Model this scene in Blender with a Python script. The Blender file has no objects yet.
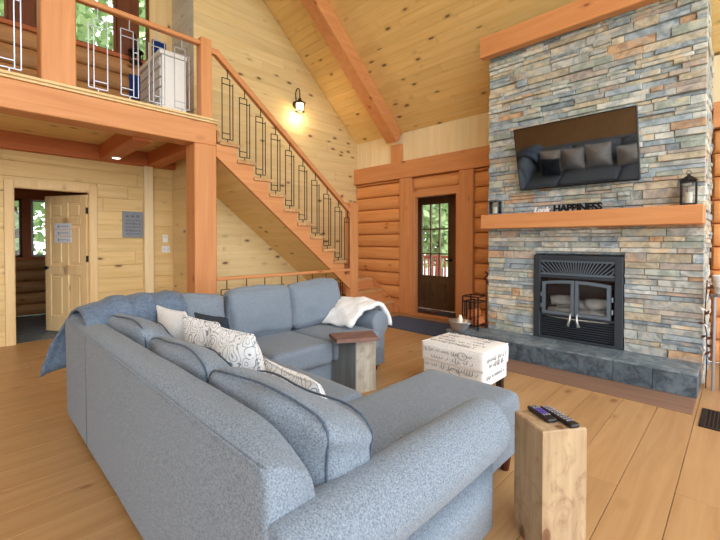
import bpy, math, random
from mathutils import Vector, Matrix, noise
R = random.Random(7)
scene = bpy.context.scene
COL = scene.collection
# ---------------------------------------------------------------- camera
H = 1.35
cam = bpy.data.objects.new('camera', bpy.data.cameras.new('camera'))
COL.objects.link(cam)
pit, roll, yaw = 1.58361035e-02, 9.15112885e-04, 7.76330148e-01
cp, sp, cr, sr, cw, sw = math.cos(pit), math.sin(pit), math.cos(roll), math.sin(roll), math.cos(yaw), math.sin(yaw)
M = Matrix(((cr, -sr, 0), (sr, cr, 0), (0, 0, 1))) @ Matrix(((1, 0, 0), (0, cp, -sp), (0, sp, cp))) @ Matrix(((cw, 0, sw), (0, 1, 0), (-sw, 0, cw)))
def w(r): return Vector((r[0], r[2], -r[1]))
rt, dn, fw = w(M[0]), w(M[1]), w(M[2])
mw = Matrix.Identity(4)
for i in range(3):
    mw[i][0] = rt[i]; mw[i][1] = -dn[i]; mw[i][2] = -fw[i]
mw[2][3] = H
cam.matrix_world = mw
cam.data.sensor_width = 36
cam.data.lens = 389.16 * 36 / 720
cam.data.shift_y = -21.97 / 720
cam.data.clip_end = 200
cam.data.clip_start = 0.02
scene.camera = cam
# ---------------------------------------------------------------- world, exposure
world = bpy.data.worlds.new('world'); scene.world = world; world.use_nodes = True
nt = world.node_tree; nt.nodes.clear()
wo = nt.nodes.new('ShaderNodeOutputWorld'); bg = nt.nodes.new('ShaderNodeBackground')
tc = nt.nodes.new('ShaderNodeTexCoord'); sx = nt.nodes.new('ShaderNodeSeparateXYZ'); cr_ = nt.nodes.new('ShaderNodeValToRGB')
nt.links.new(tc.outputs['Generated'], sx.inputs[0]); 
mr = nt.nodes.new('ShaderNodeMapRange'); mr.inputs[1].default_value = -0.3; mr.inputs[2].default_value = 1
nt.links.new(sx.outputs[2], mr.inputs[0]); nt.links.new(mr.outputs[0], cr_.inputs[0])
cr_.color_ramp.elements[0].color = (0.62, 0.64, 0.60, 1); cr_.color_ramp.elements[0].position = 0.1
cr_.color_ramp.elements[1].color = (0.80, 0.90, 1.0, 1); cr_.color_ramp.elements[1].position = 1
e = cr_.color_ramp.elements.new(0.35); e.color = (1, 1, 1, 1)
nt.links.new(cr_.outputs[0], bg.inputs[0]); bg.inputs[1].default_value = 3.4
nt.links.new(bg.outputs[0], wo.inputs[0])
scene.view_settings.view_transform = 'Standard'; scene.view_settings.look = 'None'
scene.view_settings.exposure = 0.34; scene.view_settings.gamma = 1; scene.view_settings.use_curve_mapping = False

# ---------------------------------------------------------------- materials
def lin(c):
    return tuple((x / 255 / 12.92) if x / 255 <= .04045 else ((x / 255 + .055) / 1.055) ** 2.4 for x in c)
class NT:
    def __init__(s, name):
        s.m = bpy.data.materials.new(name); s.m.use_nodes = True; s.t = s.m.node_tree; s.b = s.t.nodes['Principled BSDF']
    def n(s, typ, **k):
        x = s.t.nodes.new('ShaderNode' + typ)
        for a, v in k.items():
            if a.startswith('_'): setattr(x, a[1:], v)
            else: x.inputs[a.replace('__', ' ')].default_value = v
        return x
    def l(s, a, b): s.t.links.new(a, b)
    def mix(s, fac, a, b, mode='MIX'):
        x = s.t.nodes.new('ShaderNodeMix'); x.data_type = 'RGBA'; x.blend_type = mode
        for inp, v in ((x.inputs[0], fac), (x.inputs[6], a), (x.inputs[7], b)):
            if hasattr(v, 'is_linked'): s.l(v, inp)
            elif isinstance(v, (int, float)): inp.default_value = v
            else: inp.default_value = (*v, 1)
        return x.outputs[2]
    def ramp(s, src, pts):
        x = s.t.nodes.new('ShaderNodeValToRGB'); s.l(src, x.inputs[0]); el = x.color_ramp.elements
        while len(el) < len(pts): el.new(.5)
        for q, (p, c) in zip(el, pts):
            q.position = p; q.color = (c, c, c, 1) if isinstance(c, (int, float)) else (*c, 1)
        return x.outputs[0]
    def math(s, op, a, b=0.0):
        x = s.t.nodes.new('ShaderNodeMath'); x.operation = op
        for inp, v in ((x.inputs[0], a), (x.inputs[1], b)):
            if hasattr(v, 'is_linked'): s.l(v, inp)
            else: inp.default_value = v
        return x.outputs[0]
    def coords(s, scale=(1, 1, 1), rnd=True, out='Object'):
        tc = s.n('TexCoord'); mp = s.t.nodes.new('ShaderNodeMapping'); mp.inputs['Scale'].default_value = scale
        s.l(tc.outputs[out], mp.inputs[0])
        oi = s.n('ObjectInfo')
        if rnd:
            cx = s.t.nodes.new('ShaderNodeCombineXYZ')
            for i, k in enumerate((37., 91., 53.)): s.l(s.math('MULTIPLY', oi.outputs['Random'], k), cx.inputs[i])
            s.l(cx.outputs[0], mp.inputs['Location'])
        return mp.outputs[0], oi.outputs['Random']
    def bump(s, h, st=.2, d=.01):
        x = s.n('Bump', Strength=st, Distance=d); s.l(h, x.inputs['Height']); s.l(x.outputs[0], s.b.inputs['Normal'])
MATS = {}
def wood(name, c1, c2, axis='X', knots=1.0, rough=.5, knot_col=(95, 55, 30), tone=.18, spec=.35, stain=0):
    m = NT(name); sc = [9, 9, 9]; sc['XYZ'.index(axis)] = .55
    v, rnd = m.coords(sc)
    n1 = m.n('TexNoise', Scale=1.6, Detail=6, Roughness=.6, Distortion=.6); m.l(v, n1.inputs['Vector'])
    g = m.ramp(n1.outputs[0], ((.3, 0), (.72, 1)))
    col = m.mix(g, lin(c1), lin(c2))
    # tone per board
    t = m.n('HueSaturation'); m.l(col, t.inputs['Color'])
    mrn = m.t.nodes.new('ShaderNodeMapRange'); m.l(rnd, mrn.inputs[0]); mrn.inputs[3].default_value = 1 - tone; mrn.inputs[4].default_value = 1 + tone * .8
    m.l(mrn.outputs[0], t.inputs['Value'])
    col = t.outputs[0]
    if knots:
        sk = [7, 7, 7]; sk['XYZ'.index(axis)] = 3.2
        vk, _ = m.coords(sk)
        nd = m.n('TexNoise', Scale=1.5, Detail=2); m.l(vk, nd.inputs['Vector'])
        ad = m.t.nodes.new('ShaderNodeVectorMath'); ad.operation = 'MULTIPLY_ADD'; m.l(nd.outputs['Color'], ad.inputs[0]); ad.inputs[1].default_value = (.15, .15, .15); m.l(vk, ad.inputs[2])
        vo = m.n('TexVoronoi', Scale=1.0); m.l(ad.outputs[0], vo.inputs['Vector'])
        k1 = m.ramp(vo.outputs['Distance'], ((.05, 1), (.13, .85), (.15, .3), (.30, 0)))
        sepc = m.t.nodes.new('ShaderNodeSeparateColor'); m.l(vo.outputs['Color'], sepc.inputs[0])
        gate = m.math('GREATER_THAN', sepc.outputs[0], 1 - .45 * knots)
        col = m.mix(m.math('MULTIPLY', m.math('MULTIPLY', k1, gate), .88), col, lin(knot_col))
    if stain:
        vs_, _ = m.coords((1, 1, .6)); ns = m.n('TexNoise', Scale=11, Detail=6, Roughness=.7, Distortion=1.2); m.l(vs_, ns.inputs['Vector'])
        col = m.mix(m.math('MULTIPLY', m.ramp(ns.outputs[0], ((.50, 0), (.68, 1))), stain), col, lin(knot_col))
    m.l(col, m.b.inputs['Base Color']); m.b.inputs['Roughness'].default_value = rough; m.b.inputs['Specular IOR Level'].default_value = spec
    m.bump(n1.outputs[0], .12, .004)
    MATS[name] = m.m; return m.m
def fabric(name, c1, c2, scale=260, rough=.95, bump=.5, big=0):
    m = NT(name); v, rnd = m.coords((1, 1, 1), False)
    n1 = m.n('TexNoise', Scale=scale, Detail=3, Roughness=.7); m.l(v, n1.inputs['Vector'])
    n2 = m.n('TexNoise', Scale=scale * .3, Detail=2); m.l(v, n2.inputs['Vector'])
    f = m.math('ADD', m.math('MULTIPLY', n1.outputs[0], .7), m.math('MULTIPLY', n2.outputs[0], .3))
    col = m.mix(m.ramp(f, ((.4, 0), (.6, 1))), lin(c1), lin(c2))
    m.l(col, m.b.inputs['Base Color']); m.b.inputs['Roughness'].default_value = rough; m.b.inputs['Specular IOR Level'].default_value = .15
    m.b.inputs['Sheen Weight'].default_value = .12
    m.bump(f, bump, .002); MATS[name] = m.m; return m.m
def plain(name, c, rough=.5, metal=0, spec=.5, var=.06, scale=30, bump=0, emit=None, est=1, trans=0, alpha=1):
    m = NT(name); v, rnd = m.coords((1, 1, 1), False)
    n1 = m.n('TexNoise', Scale=scale, Detail=4); m.l(v, n1.inputs['Vector'])
    c = lin(c)
    col = m.mix(n1.outputs[0], tuple(x * (1 - var) for x in c), tuple(min(1, x * (1 + var)) for x in c))
    m.l(col, m.b.inputs['Base Color']); b = m.b.inputs
    b['Roughness'].default_value = rough; b['Metallic'].default_value = metal; b['Specular IOR Level'].default_value = spec
    if bump: m.bump(n1.outputs[0], bump, .005)
    if emit: b['Emission Color'].default_value = (*lin(emit), 1); b['Emission Strength'].default_value = est
    if trans: b['Transmission Weight'].default_value = trans
    MATS[name] = m.m; return m.m
def glass(name, tint=(1, 1, 1), refl=.08):
    m = NT(name); t = m.t; t.nodes.remove(m.b); o = t.nodes['Material Output']
    tr = m.n('BsdfTransparent', Color=(*tint, 1)); gl = m.n('BsdfGlossy', Roughness=.02); mx = m.n('MixShader'); fr = m.n('Fresnel', IOR=1.45)
    m.l(fr.outputs[0], mx.inputs[0]); m.l(tr.outputs[0], mx.inputs[1]); m.l(gl.outputs[0], mx.inputs[2]); m.l(mx.outputs[0], o.inputs[0])
    MATS[name] = m.m; return m.m
def stone(name, c1, c2, c3=None, rough=.75):
    m = NT(name); v, rnd = m.coords((1, 1, 1))
    n1 = m.n('TexNoise', Scale=9, Detail=6, Roughness=.65, Distortion=.8); m.l(v, n1.inputs['Vector'])
    col = m.mix(m.ramp(n1.outputs[0], ((.42, 0), (.58, 1))), lin(c1), tuple(x * .82 for x in lin(c2)))
    if c3:
        n2 = m.n('TexNoise', Scale=5, Detail=5, Roughness=.7); m.l(v, n2.inputs['Vector'])
        col = m.mix(m.ramp(n2.outputs[0], ((.52, 0), (.66, .8))), col, lin(c3))
    t = m.n('HueSaturation'); m.l(col, t.inputs['Color'])
    m.l(m.math('ADD', m.math('MULTIPLY', rnd, .25), .88), t.inputs['Value'])
    n3 = m.n('TexNoise', Scale=60, Detail=5, Roughness=.7); m.l(v, n3.inputs['Vector'])
    m.l(t.outputs[0], m.b.inputs['Base Color']); m.b.inputs['Roughness'].default_value = rough
    m.bump(m.math('ADD', n3.outputs[0], n1.outputs[0]), .75, .009); MATS[name] = m.m; return m.m

wood('pine_wall', (236, 214, 164), (222, 194, 138), 'Y', 1.2, tone=.05)
wood('pine_wall_x', (234, 210, 160), (220, 192, 136), 'X', 1.2, tone=.05)
wood('pine_low', (232, 204, 148), (216, 182, 122), 'Y', 1.1, tone=.06)
wood('pine_ceiling', (244, 212, 148), (232, 194, 124), 'X', 1.3, tone=.05)
wood('pine_knee', (244, 228, 190), (236, 212, 166), 'Z', .4, tone=.05)
wood('pine_door', (238, 210, 160), (224, 190, 136), 'Z', .25, tone=.03)
wood('whitewash', (226, 226, 220), (204, 206, 202), 'X', .6, knot_col=(140, 135, 130), tone=.05)
for ax in 'XYZ':
    wood('timber_' + ax, (220, 156, 104), (203, 134, 82), ax, .4, tone=.04, knot_col=(140, 70, 40))
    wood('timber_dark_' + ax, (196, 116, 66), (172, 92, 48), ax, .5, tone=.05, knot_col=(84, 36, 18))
wood('log', (232, 168, 108), (216, 142, 82), 'X', .5, tone=.08, knot_col=(150, 76, 36), rough=.45)
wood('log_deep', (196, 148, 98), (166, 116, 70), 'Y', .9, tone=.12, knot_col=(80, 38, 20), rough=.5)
wood('tread', (214, 172, 124), (190, 140, 90), 'X', .5)
wood('floor_wood', (188, 150, 104), (168, 128, 84), 'Y', .6, rough=.38, tone=.04, knot_col=(130, 86, 54), spec=.4)
wood('floor_border', (146, 116, 98), (122, 94, 76), 'X', .3, rough=.5, tone=.03)
wood('beam_block', (184, 160, 128), (142, 118, 90), 'Z', 2.1, rough=.75, stain=.5, knot_col=(100, 60, 35))
wood('grey_block', (118, 124, 128), (84, 90, 94), 'Z', .5, rough=.85, knot_col=(50, 50, 50))
wood('pale_block', (196, 190, 176), (156, 146, 130), 'Z', .5, rough=.85, stain=.4)
wood('block_top', (142, 108, 96), (112, 88, 82), 'Y', .3, rough=.8)
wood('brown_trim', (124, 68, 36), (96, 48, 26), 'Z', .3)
wood('entry_door', (124, 94, 64), (94, 68, 46), 'Z', .2, rough=.3)
wood('entry_floor', (120, 62, 34), (88, 42, 24), 'X', .2, rough=.25)
wood('deck_rail', (176, 92, 74), (150, 72, 60), 'Z', 0)
wood('sofa_foot', (92, 40, 28), (60, 24, 16), 'Z', 0, rough=.35)
wood('dark_leg', (52, 38, 30), (34, 26, 22), 'Z', 0, rough=.4)
wood('bark', (108, 92, 78), (70, 58, 48), 'Z', 0, rough=.9)
fabric('sofa_fabric', (78, 91, 107), (148, 160, 173), 560, bump=.45)
fabric('sofa_piping', (58, 72, 90), (84, 98, 116))
fabric('blue_throw', (80, 96, 118), (108, 124, 144), 120, bump=.8)
fabric('white_throw', (226, 230, 234), (244, 246, 248), 70, bump=.9)
fabric('charcoal_pillow', (46, 54, 64), (64, 74, 86), 120)
fabric('rug', (36, 52, 86), (50, 68, 104), 150)
fabric('black_mat', (22, 26, 36), (34, 38, 48), 150)
fabric('cream_fabric', (222, 222, 222), (240, 240, 238), 200)
fabric('royal_cloth', (24, 48, 110), (34, 62, 132), 120)
plain('print_ink', (112, 116, 126), .8)
plain('black_iron', (26, 27, 30), .45, .6)
plain('bronze_iron', (58, 48, 42), .5, .5)
plain('insert_metal', (66, 74, 84), .42, .55, var=.1)
plain('insert_dark', (22, 24, 28), .6, .3)
plain('insert_rim', (118, 134, 150), .35, .6)
plain('tv_screen', (4, 7, 10), .04, 0, spec=1.0, var=0); MATS['tv_screen'].node_tree.nodes['Principled BSDF'].inputs['IOR'].default_value = 2.0
plain('tv_frame', (14, 14, 16), .35)
plain('steel', (210, 212, 216), .28, .8)
plain('silver_bar', (176, 180, 192), .3, .8)
plain('white_paint', (236, 238, 240), .5)
plain('white_sign', (214, 218, 226), .6)
plain('grey_sign', (134, 142, 154), .7, var=.15, scale=12)
plain('ink', (40, 44, 54), .7)
plain('wax', (244, 240, 226), .5)
plain('white_log', (226, 222, 214), .9, var=.25, scale=14, bump=.5)
plain('firebrick', (110, 86, 76), .9, var=.2)
plain('dark_earth', (20, 16, 14), .9)
plain('lamp_glow', (255, 226, 170), .4, emit=(255, 214, 150), est=6)
plain('cool_glow', (250, 250, 245), .4, emit=(255, 250, 240), est=3)
plain('brass', (150, 120, 74), .3, .9)
plain('remote_body', (26, 26, 30), .35)
plain('button_grey', (150, 150, 160), .5)
plain('button_violet', (108, 84, 200), .5)
plain('bounce_ground', (172, 176, 158), .9, var=.15, scale=3)  # ground colour lightened so it reflects more light up to the ceiling
plain('leaf_green', (118, 160, 92), .7, var=.3, scale=2)
plain('leaf_pale', (164, 196, 140), .7, var=.3, scale=2)
plain('copper_leaf', (120, 80, 60), .4, .7)
glass('clear_glass'); glass('smoke_glass', (.86, .88, .9))
stone('slate_tile', (86, 102, 114), (62, 76, 88), (104, 118, 128), .5)
stone('slate_top', (126, 140, 150), (98, 114, 126), (150, 160, 166), .4)
stone('slate_floor', (104, 116, 128), (80, 92, 104), (130, 138, 146), .35)
STONES = [stone('ledger_blue', (171, 185, 195), (145, 161, 173), (207, 207, 197)),
          stone('ledger_grey', (191, 195, 193), (163, 169, 169), (217, 199, 167)),
          stone('ledger_green', (183, 191, 183), (159, 171, 165), (215, 201, 171)),
          stone('ledger_buff', (211, 199, 175), (185, 175, 153), (171, 181, 185)),
          stone('ledger_rust', (207, 171, 135), (183, 151, 123), (177, 181, 181)),
          stone('ledger_pale', (219, 221, 215), (191, 199, 199), (225, 195, 151)),
          stone('ledger_warm', (193, 183, 173), (169, 163, 159), (211, 177, 143)),
          stone('ledger_slate', (157, 171, 181), (133, 147, 159), (201, 177, 149))]
SW = [6, 6, 4, 4, 2.4, 6, 2.4, 3]
def pattern_mat():
    m = NT('scroll_print'); v, r = m.coords((1, 1, 1), False)
    nd = m.n('TexNoise', Scale=9, Detail=1); m.l(v, nd.inputs['Vector'])
    ad = m.t.nodes.new('ShaderNodeVectorMath'); ad.operation = 'MULTIPLY_ADD'; m.l(nd.outputs['Color'], ad.inputs[0]); ad.inputs[1].default_value = (.12,) * 3; m.l(v, ad.inputs[2])
    wv = m.n('TexVoronoi', Scale=13); m.l(ad.outputs[0], wv.inputs['Vector'])
    s = m.math('SINE', m.math('MULTIPLY', wv.outputs['Distance'], 26.))
    k = m.ramp(s, ((.78, 0), (.9, 1)))
    col = m.mix(m.math('MULTIPLY', k, .8), lin((232, 234, 236)), lin((96, 104, 116)))
    m.l(col, m.b.inputs['Base Color']); m.b.inputs['Roughness'].default_value = .95; MATS['scroll_print'] = m.m
pattern_mat()

# ---------------------------------------------------------------- mesh helpers
class MB:
    def __init__(s): s.v = []; s.f = []; s.mi = []; s.cur = 0
    def add(s, vs, fs, M=None):
        o = len(s.v)
        s.v += [tuple(M @ Vector(p)) if M else tuple(p) for p in vs]
        for f in fs: s.f.append(tuple(i + o for i in f)); s.mi.append(s.cur)
        return s
    def box(s, a, b, c=0.004, M=None):
        a, b = [min(x, y) for x, y in zip(a, b)], [max(x, y) for x, y in zip(a, b)]
        c = min(c, *[(b[i] - a[i]) * .45 for i in range(3)])
        if c <= 0: 
            vs = [(x, y, z) for x in (a[0], b[0]) for y in (a[1], b[1]) for z in (a[2], b[2])]
            return s.add(vs, [(0, 1, 3, 2), (4, 6, 7, 5), (0, 4, 5, 1), (2, 3, 7, 6), (0, 2, 6, 4), (1, 5, 7, 3)], M)
        vs = []; idx = {}
        for ix in (0, 1):
            for iy in (0, 1):
                for iz in (0, 1):
                    k = (ix, iy, iz); P = [(a, b)[k[i]][i] for i in range(3)]; I = [P[i] + (c if k[i] == 0 else -c) for i in range(3)]
                    for ax in range(3):
                        q = list(I); q[ax] = P[ax]; idx[k + (ax,)] = len(vs); vs.append(q)
        fs = []
        for ax in range(3):
            o1, o2 = [i for i in range(3) if i != ax]
            for sd in (0, 1):
                f = []
                for (p, q) in ((0, 0), (1, 0), (1, 1), (0, 1)):
                    k = [0, 0, 0]; k[ax] = sd; k[o1] = p; k[o2] = q; f.append(idx[tuple(k) + (ax,)])
                fs.append(f)
            for p in (0, 1):
                for q in (0, 1):
                    k0 = [0, 0, 0]; k0[o1] = p; k0[o2] = q; k1 = list(k0); k1[ax] = 1
                    fs.append([idx[tuple(k0) + (o1,)], idx[tuple(k1) + (o1,)], idx[tuple(k1) + (o2,)], idx[tuple(k0) + (o2,)]])
        for ix in (0, 1):
            for iy in (0, 1):
                for iz in (0, 1): fs.append([idx[(ix, iy, iz, ax)] for ax in range(3)])
        return s.add(vs, fs, M)
    def prism(s, poly, d0, d1, axis='X', M=None):
        # poly = list of 2D points in the other two axes
        n = len(poly); vs = []
        for d in (d0, d1):
            for (p, q) in poly:
                vs.append({'X': (d, p, q), 'Y': (p, d, q), 'Z': (p, q, d)}[axis])
        fs = [tuple(range(n)), tuple(range(2 * n - 1, n - 1, -1))] + [(i, (i + 1) % n, n + (i + 1) % n, n + i) for i in range(n)]
        return s.add(vs, fs, M)
    def tube(s, pts, r, n=8, closed=False, M=None, cap=True):
        pts = [Vector(p) for p in pts]; N = len(pts); vs = []; up = None
        rr = r if isinstance(r, (list, tuple)) else [r] * N
        for i, p in enumerate(pts):
            t = (pts[(i + 1) % N] - pts[i - 1]) if closed else (pts[min(i + 1, N - 1)] - pts[max(i - 1, 0)])
            t = t.normalized() if t.length > 1e-9 else Vector((0, 0, 1))
            if up is None: up = Vector((0, 0, 1)) if abs(t.z) < .9 else Vector((1, 0, 0))
            u = (up - t * up.dot(t))
            u = u.normalized() if u.length > 1e-6 else t.orthogonal().normalized()
            up = u; q = t.cross(u)
            for k in range(n):
                a = 2 * math.pi * (k + .5) / n; vs.append(p + (u * math.cos(a) + q * math.sin(a)) * rr[i])
        fs = []
        for i in range(N if closed else N - 1):
            j = (i + 1) % N
            for k in range(n): fs.append((i * n + k, i * n + (k + 1) % n, j * n + (k + 1) % n, j * n + k))
        if not closed and cap: fs += [tuple(range(n - 1, -1, -1)), tuple((N - 1) * n + k for k in range(n))]
        return s.add(vs, fs, M)
    def lathe(s, prof, c=(0, 0, 0), n=20, M=None):
        vs = []; fs = []
        for (r, z) in prof:
            for k in range(n):
                a = 2 * math.pi * k / n; vs.append((c[0] + r * math.cos(a), c[1] + r * math.sin(a), c[2] + z))
        for i in range(len(prof) - 1):
            for k in range(n): fs.append((i * n + k, i * n + (k + 1) % n, (i + 1) * n + (k + 1) % n, (i + 1) * n + k))
        fs.append(tuple(range(n - 1, -1, -1))); fs.append(tuple((len(prof) - 1) * n + k for k in range(n)))
        return s.add(vs, fs, M)
    def soft(s, c, size, r, puff=(0, 0, 0), n=14, nz=.004, seed=0, M=None, nzs=6, fn=None):
        """rounded, puffed box centred at c"""
        h = [x / 2 for x in size]; key = {}; vs = []; fs = []
        ts = [math.sin((i / n - .5) * math.pi * .94) / math.sin(.47 * math.pi) for i in range(n + 1)]
        def V(p):
            k = tuple(round(x, 5) for x in p)
            if k in key: return key[k]
            P = [p[i] * h[i] for i in range(3)]; rr = [min(r, x * .98) for x in h]
            C = [max(-(h[i] - rr[i]), min(h[i] - rr[i], P[i])) for i in range(3)]
            # project on rounded surface
            d = Vector([(P[i] - C[i]) / rr[i] for i in range(3)])
            if d.length > 0: d.normalize()
            Q = Vector([C[i] + d[i] * rr[i] for i in range(3)])
            for i in range(3):
                o = [j for j in range(3) if j != i]
                Q[i] += (p[i]) * puff[i] * (1 - p[o[0]] ** 2) * (1 - p[o[1]] ** 2)
            q = noise.noise_vector(Vector((Q.x * nzs + seed * 3.1, Q.y * nzs, Q.z * nzs + seed)))
            Q = Q + q * nz + noise.noise_vector(Vector((Q.x * nzs * 3 + seed, Q.y * nzs * 3, Q.z * nzs * 3))) * nz * .35
            if fn: Q = Vector(fn(Q, p))
            key[k] = len(vs); vs.append(Q + Vector(c)); return key[k]
        for ax in range(3):
            o1, o2 = [i for i in range(3) if i != ax]
            for sd in (-1, 1):
                for i in range(n):
                    for j in range(n):
                        f = []
                        for (a, b) in ((ts[i], ts[j]), (ts[i + 1], ts[j]), (ts[i + 1], ts[j + 1]), (ts[i], ts[j + 1])):
                            p = [0, 0, 0]; p[ax] = sd; p[o1] = a; p[o2] = b; f.append(V(p))
                        fs.append(f if (sd > 0) == (ax != 1) else f[::-1])
        return s.add(vs, fs, M)
    def build(s, name, mat, parent=None, smooth=False, local=True):
        me = bpy.data.meshes.new(name)
        vs = s.v; loc = Vector((0, 0, 0))
        if parent is None and local:
            xs = [p[0] for p in vs]; ys = [p[1] for p in vs]; zs = [p[2] for p in vs]
            loc = Vector(((min(xs) + max(xs)) / 2, (min(ys) + max(ys)) / 2, min(zs)))
            vs = [(p[0] - loc.x, p[1] - loc.y, p[2] - loc.z) for p in vs]
        me.from_pydata(vs, [], s.f)
        for mt in (mat if isinstance(mat, (list, tuple)) else [mat]): me.materials.append(MATS[mt] if isinstance(mt, str) else mt)
        if any(s.mi): me.polygons.foreach_set('material_index', s.mi)
        me.validate(); me.update()
        import bmesh
        bm = bmesh.new(); bm.from_mesh(me); bmesh.ops.recalc_face_normals(bm, faces=bm.faces); bm.to_mesh(me); bm.free()
        if smooth: me.polygons.foreach_set('use_smooth', [True] * len(me.polygons))
        o = bpy.data.objects.new(name, me); COL.objects.link(o); o.location = loc
        if parent is not None:
            o.parent = parent; L = Vector((0, 0, 0)); p = parent
            while p is not None: L += p.location; p = p.parent
            o.location = -L
        return o
def setp(o, label=None, cat=None, group=None, kind=None):
    if label: o['label'] = label
    if cat: o['category'] = cat
    if group: o['group'] = group
    if kind: o['kind'] = kind
    return o
def thing(name, label, cat, loc=(0, 0, 0), group=None, kind=None):
    o = bpy.data.objects.new(name, None); o.empty_display_size = .1; COL.objects.link(o); o.location = loc
    return setp(o, label, cat, group, kind)
def struct(name, label, cat, parent=None):
    o = bpy.data.objects.new(name, None); COL.objects.link(o); o.empty_display_size = .1
    return setp(o, label, cat, kind='structure')
def B(a, b, name, mat, parent=None, c=.004): return MB().box(a, b, c).build(name, mat, parent)
def rotM(c, axis, ang): c = Vector(c); return Matrix.Translation(c) @ Matrix.Rotation(ang, 4, axis) @ Matrix.Translation(-c)

# ================================================================ THE SETTING
# ---- floor
fl = struct('floor', 'wide plank pine floor of the great room', 'floor')
B((-6.85, -5.95, -.12), (2.6, 5.95, -.03), 'subfloor', 'dark_earth', fl)
x = -.714 - .2355 * 27; k = 0
while x < 2.5:
    y = -5.9 - R.random() * 2.5
    while y < 5.88:
        y1 = y + R.uniform(3.2, 4.6); a, b = max(y, -5.9), min(y1, 5.9)
        x0, x1 = max(x, -6.84), min(x + .2355, 2.6)
        if b - a > .1 and x1 - x0 > .02:
            B((x0 + .0016, a + .0006, -.03), (x1 - .0016, b - .001, 0), 'plank', 'floor_wood', fl, .0006)
        y = y1
    x += .2355
# dark board strip in front of the hearth
bd = MB().box((-2.8, 3.97, -.001), (-.262, 4.39, .006), .002).build('trim_1', 'floor_border'); setp(bd, 'reddish brown flush board strip in the floor along the hearth front', 'trim', kind='structure')

def plank_wall(parent, axis, fixed, thick, u0, u1, z0, z1, hgt, mat, holes=(), top=None, gap=.0012, lmin=1.4, lmax=3.0, off=0.0, only=None):
    """horizontal boards on a wall. axis 'Y': boards run along Y at x=fixed.. ; top(u)->max z"""
    z = z0 + off; 
    while z < z1:
        zb = min(z + hgt, z1); u = u0 - R.random() * lmin
        while u < u1:
            un = u + R.uniform(lmin, lmax); a, b = max(u, u0), min(un, u1)
            segs = [(a, b)]
            for (ha, hb, hz0, hz1) in holes:
                if z < hz1 - .01 and zb > hz0 + .01:
                    ns = []
                    for (p, q) in segs:
                        if hb <= p or ha >= q: ns.append((p, q)); continue
                        if p < ha: ns.append((p, ha))
                        if q > hb: ns.append((hb, q))
                    segs = ns
            for (p, q) in segs:
                if q - p < .02: continue
                d = R.uniform(-.0008, .0008)
                lo, hi = fixed - thick, fixed + d
                if top:
                    # rising or falling top limit: clip polygon
                    poly = clip_top([(p + gap, z + gap), (q - gap, z + gap), (q - gap, zb - gap), (p + gap, zb - gap)], top)
                    if len(poly) < 3: continue
                    m = MB().prism(poly, min(lo, hi), max(lo, hi), 'X' if axis == 'Y' else 'Y')
                else:
                    m = MB()
                    if axis == 'Y': m.box((lo, p + gap, z + gap), (hi, q - gap, zb - gap), .0022)
                    else: m.box((p + gap, lo, z + gap), (q - gap, hi, zb - gap), .0022)
                m.build('plank', mat, parent)
            u = un
        z = zb
def clip_top(poly, top):
    f = lambda p: top(p[0]) - p[1]
    out = []
    for i, p in enumerate(poly):
        q = poly[(i + 1) % len(poly)]; a, b = f(p), f(q)
        if a >= 0: out.append(p)
        if (a >= 0) != (b >= 0):
            t = a / (a - b); out.append((p[0] + (q[0] - p[0]) * t, p[1] + (q[1] - p[1]) * t))
    return out
roof = lambda y: 8.74 - .9 * abs(y)

def logs(parent, axis, fixed, u0, u1, z0, z1, sp=.25, mat='log', depth=.10, sign=-1, r=.165, holes=()):
    """stack of round logs whose bellies stand out from plane 'fixed' towards sign"""
    z = z0
    while z < z1 - .02:
        hh = min(sp, z1 - z)
        segs = [(u0, u1)]
        for (ha, hb, hz0, hz1) in holes:
            if z < hz1 - .02 and z + hh > hz0 + .02:
                ns = []
                for (p, q) in segs:
                    if hb <= p or ha >= q: ns.append((p, q)); continue
                    if p < ha: ns.append((p, ha))
                    if q > hb: ns.append((hb, q))
                segs = ns
        for (p, q) in segs:
            if q - p < .05: continue
            rings = [(p, .55), (p + .025, .9), (p + .06, 1), (q - .06, 1), (q - .025, .9), (q, .55)] if q - p > .15 else [(p, 1), (q, 1)]
            prof = []; N = 9
            for i in range(N + 1):
                t = math.pi * i / N; prof.append((math.sin(t) ** .7 * depth, -math.cos(t) * (hh / 2 - .002)))
            vs = []; fs = []
            for (u, s_) in rings:
                wob = R.uniform(-.003, .003)
                for (d, zz) in prof + [(-.05, hh / 2 - .002), (-.05, -hh / 2 + .002)]:
                    dd = d * s_ if d > 0 else d
                    pos = fixed + sign * (dd - .0 + wob * (d > 0)); zc = z + hh / 2 + zz
                    vs.append((u, pos, zc) if axis == 'X' else (pos, u, zc))
            n = N + 3
            for i in range(len(rings) - 1):
                for k in range(n): fs.append((i * n + k, i * n + (k + 1) % n, (i + 1) * n + (k + 1) % n, (i + 1) * n + k))
            fs += [tuple(range(n)), tuple((len(rings) - 1) * n + k for k in range(n))]
            MB().add(vs, fs).build('log', mat, parent, smooth=False)
        z += hh

# ---- left wall (pine boards below, logs and windows at loft level)
wl = struct('wall_left', 'pine board wall under the loft with an open door', 'wall')
# backing with real openings
def back(parent, a, b, mat='dark_earth', name='backing'): return B(a, b, name, mat, parent, 0)
DY0, DY1 = .455, 1.285
for (y0, y1, z0, z1) in ((-5.9, DY0 - .0, 0, 2.84), (DY1, 2.44, 0, 2.84), (DY0, DY1, 2.07, 2.84)):
    back(wl, (-6.86, y0, z0), (-6.78, y1, z1), 'pine_low')
plank_wall(wl, 'Y', -6.756, .024, -2.2, 2.44, 0, 2.74, .2, 'pine_low', holes=((DY0 - .09, DY1 + .09, -1, 2.155),))
back(wl, (-6.78, -5.9, 0), (-6.757, -2.2, 2.74), 'pine_low')
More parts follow.
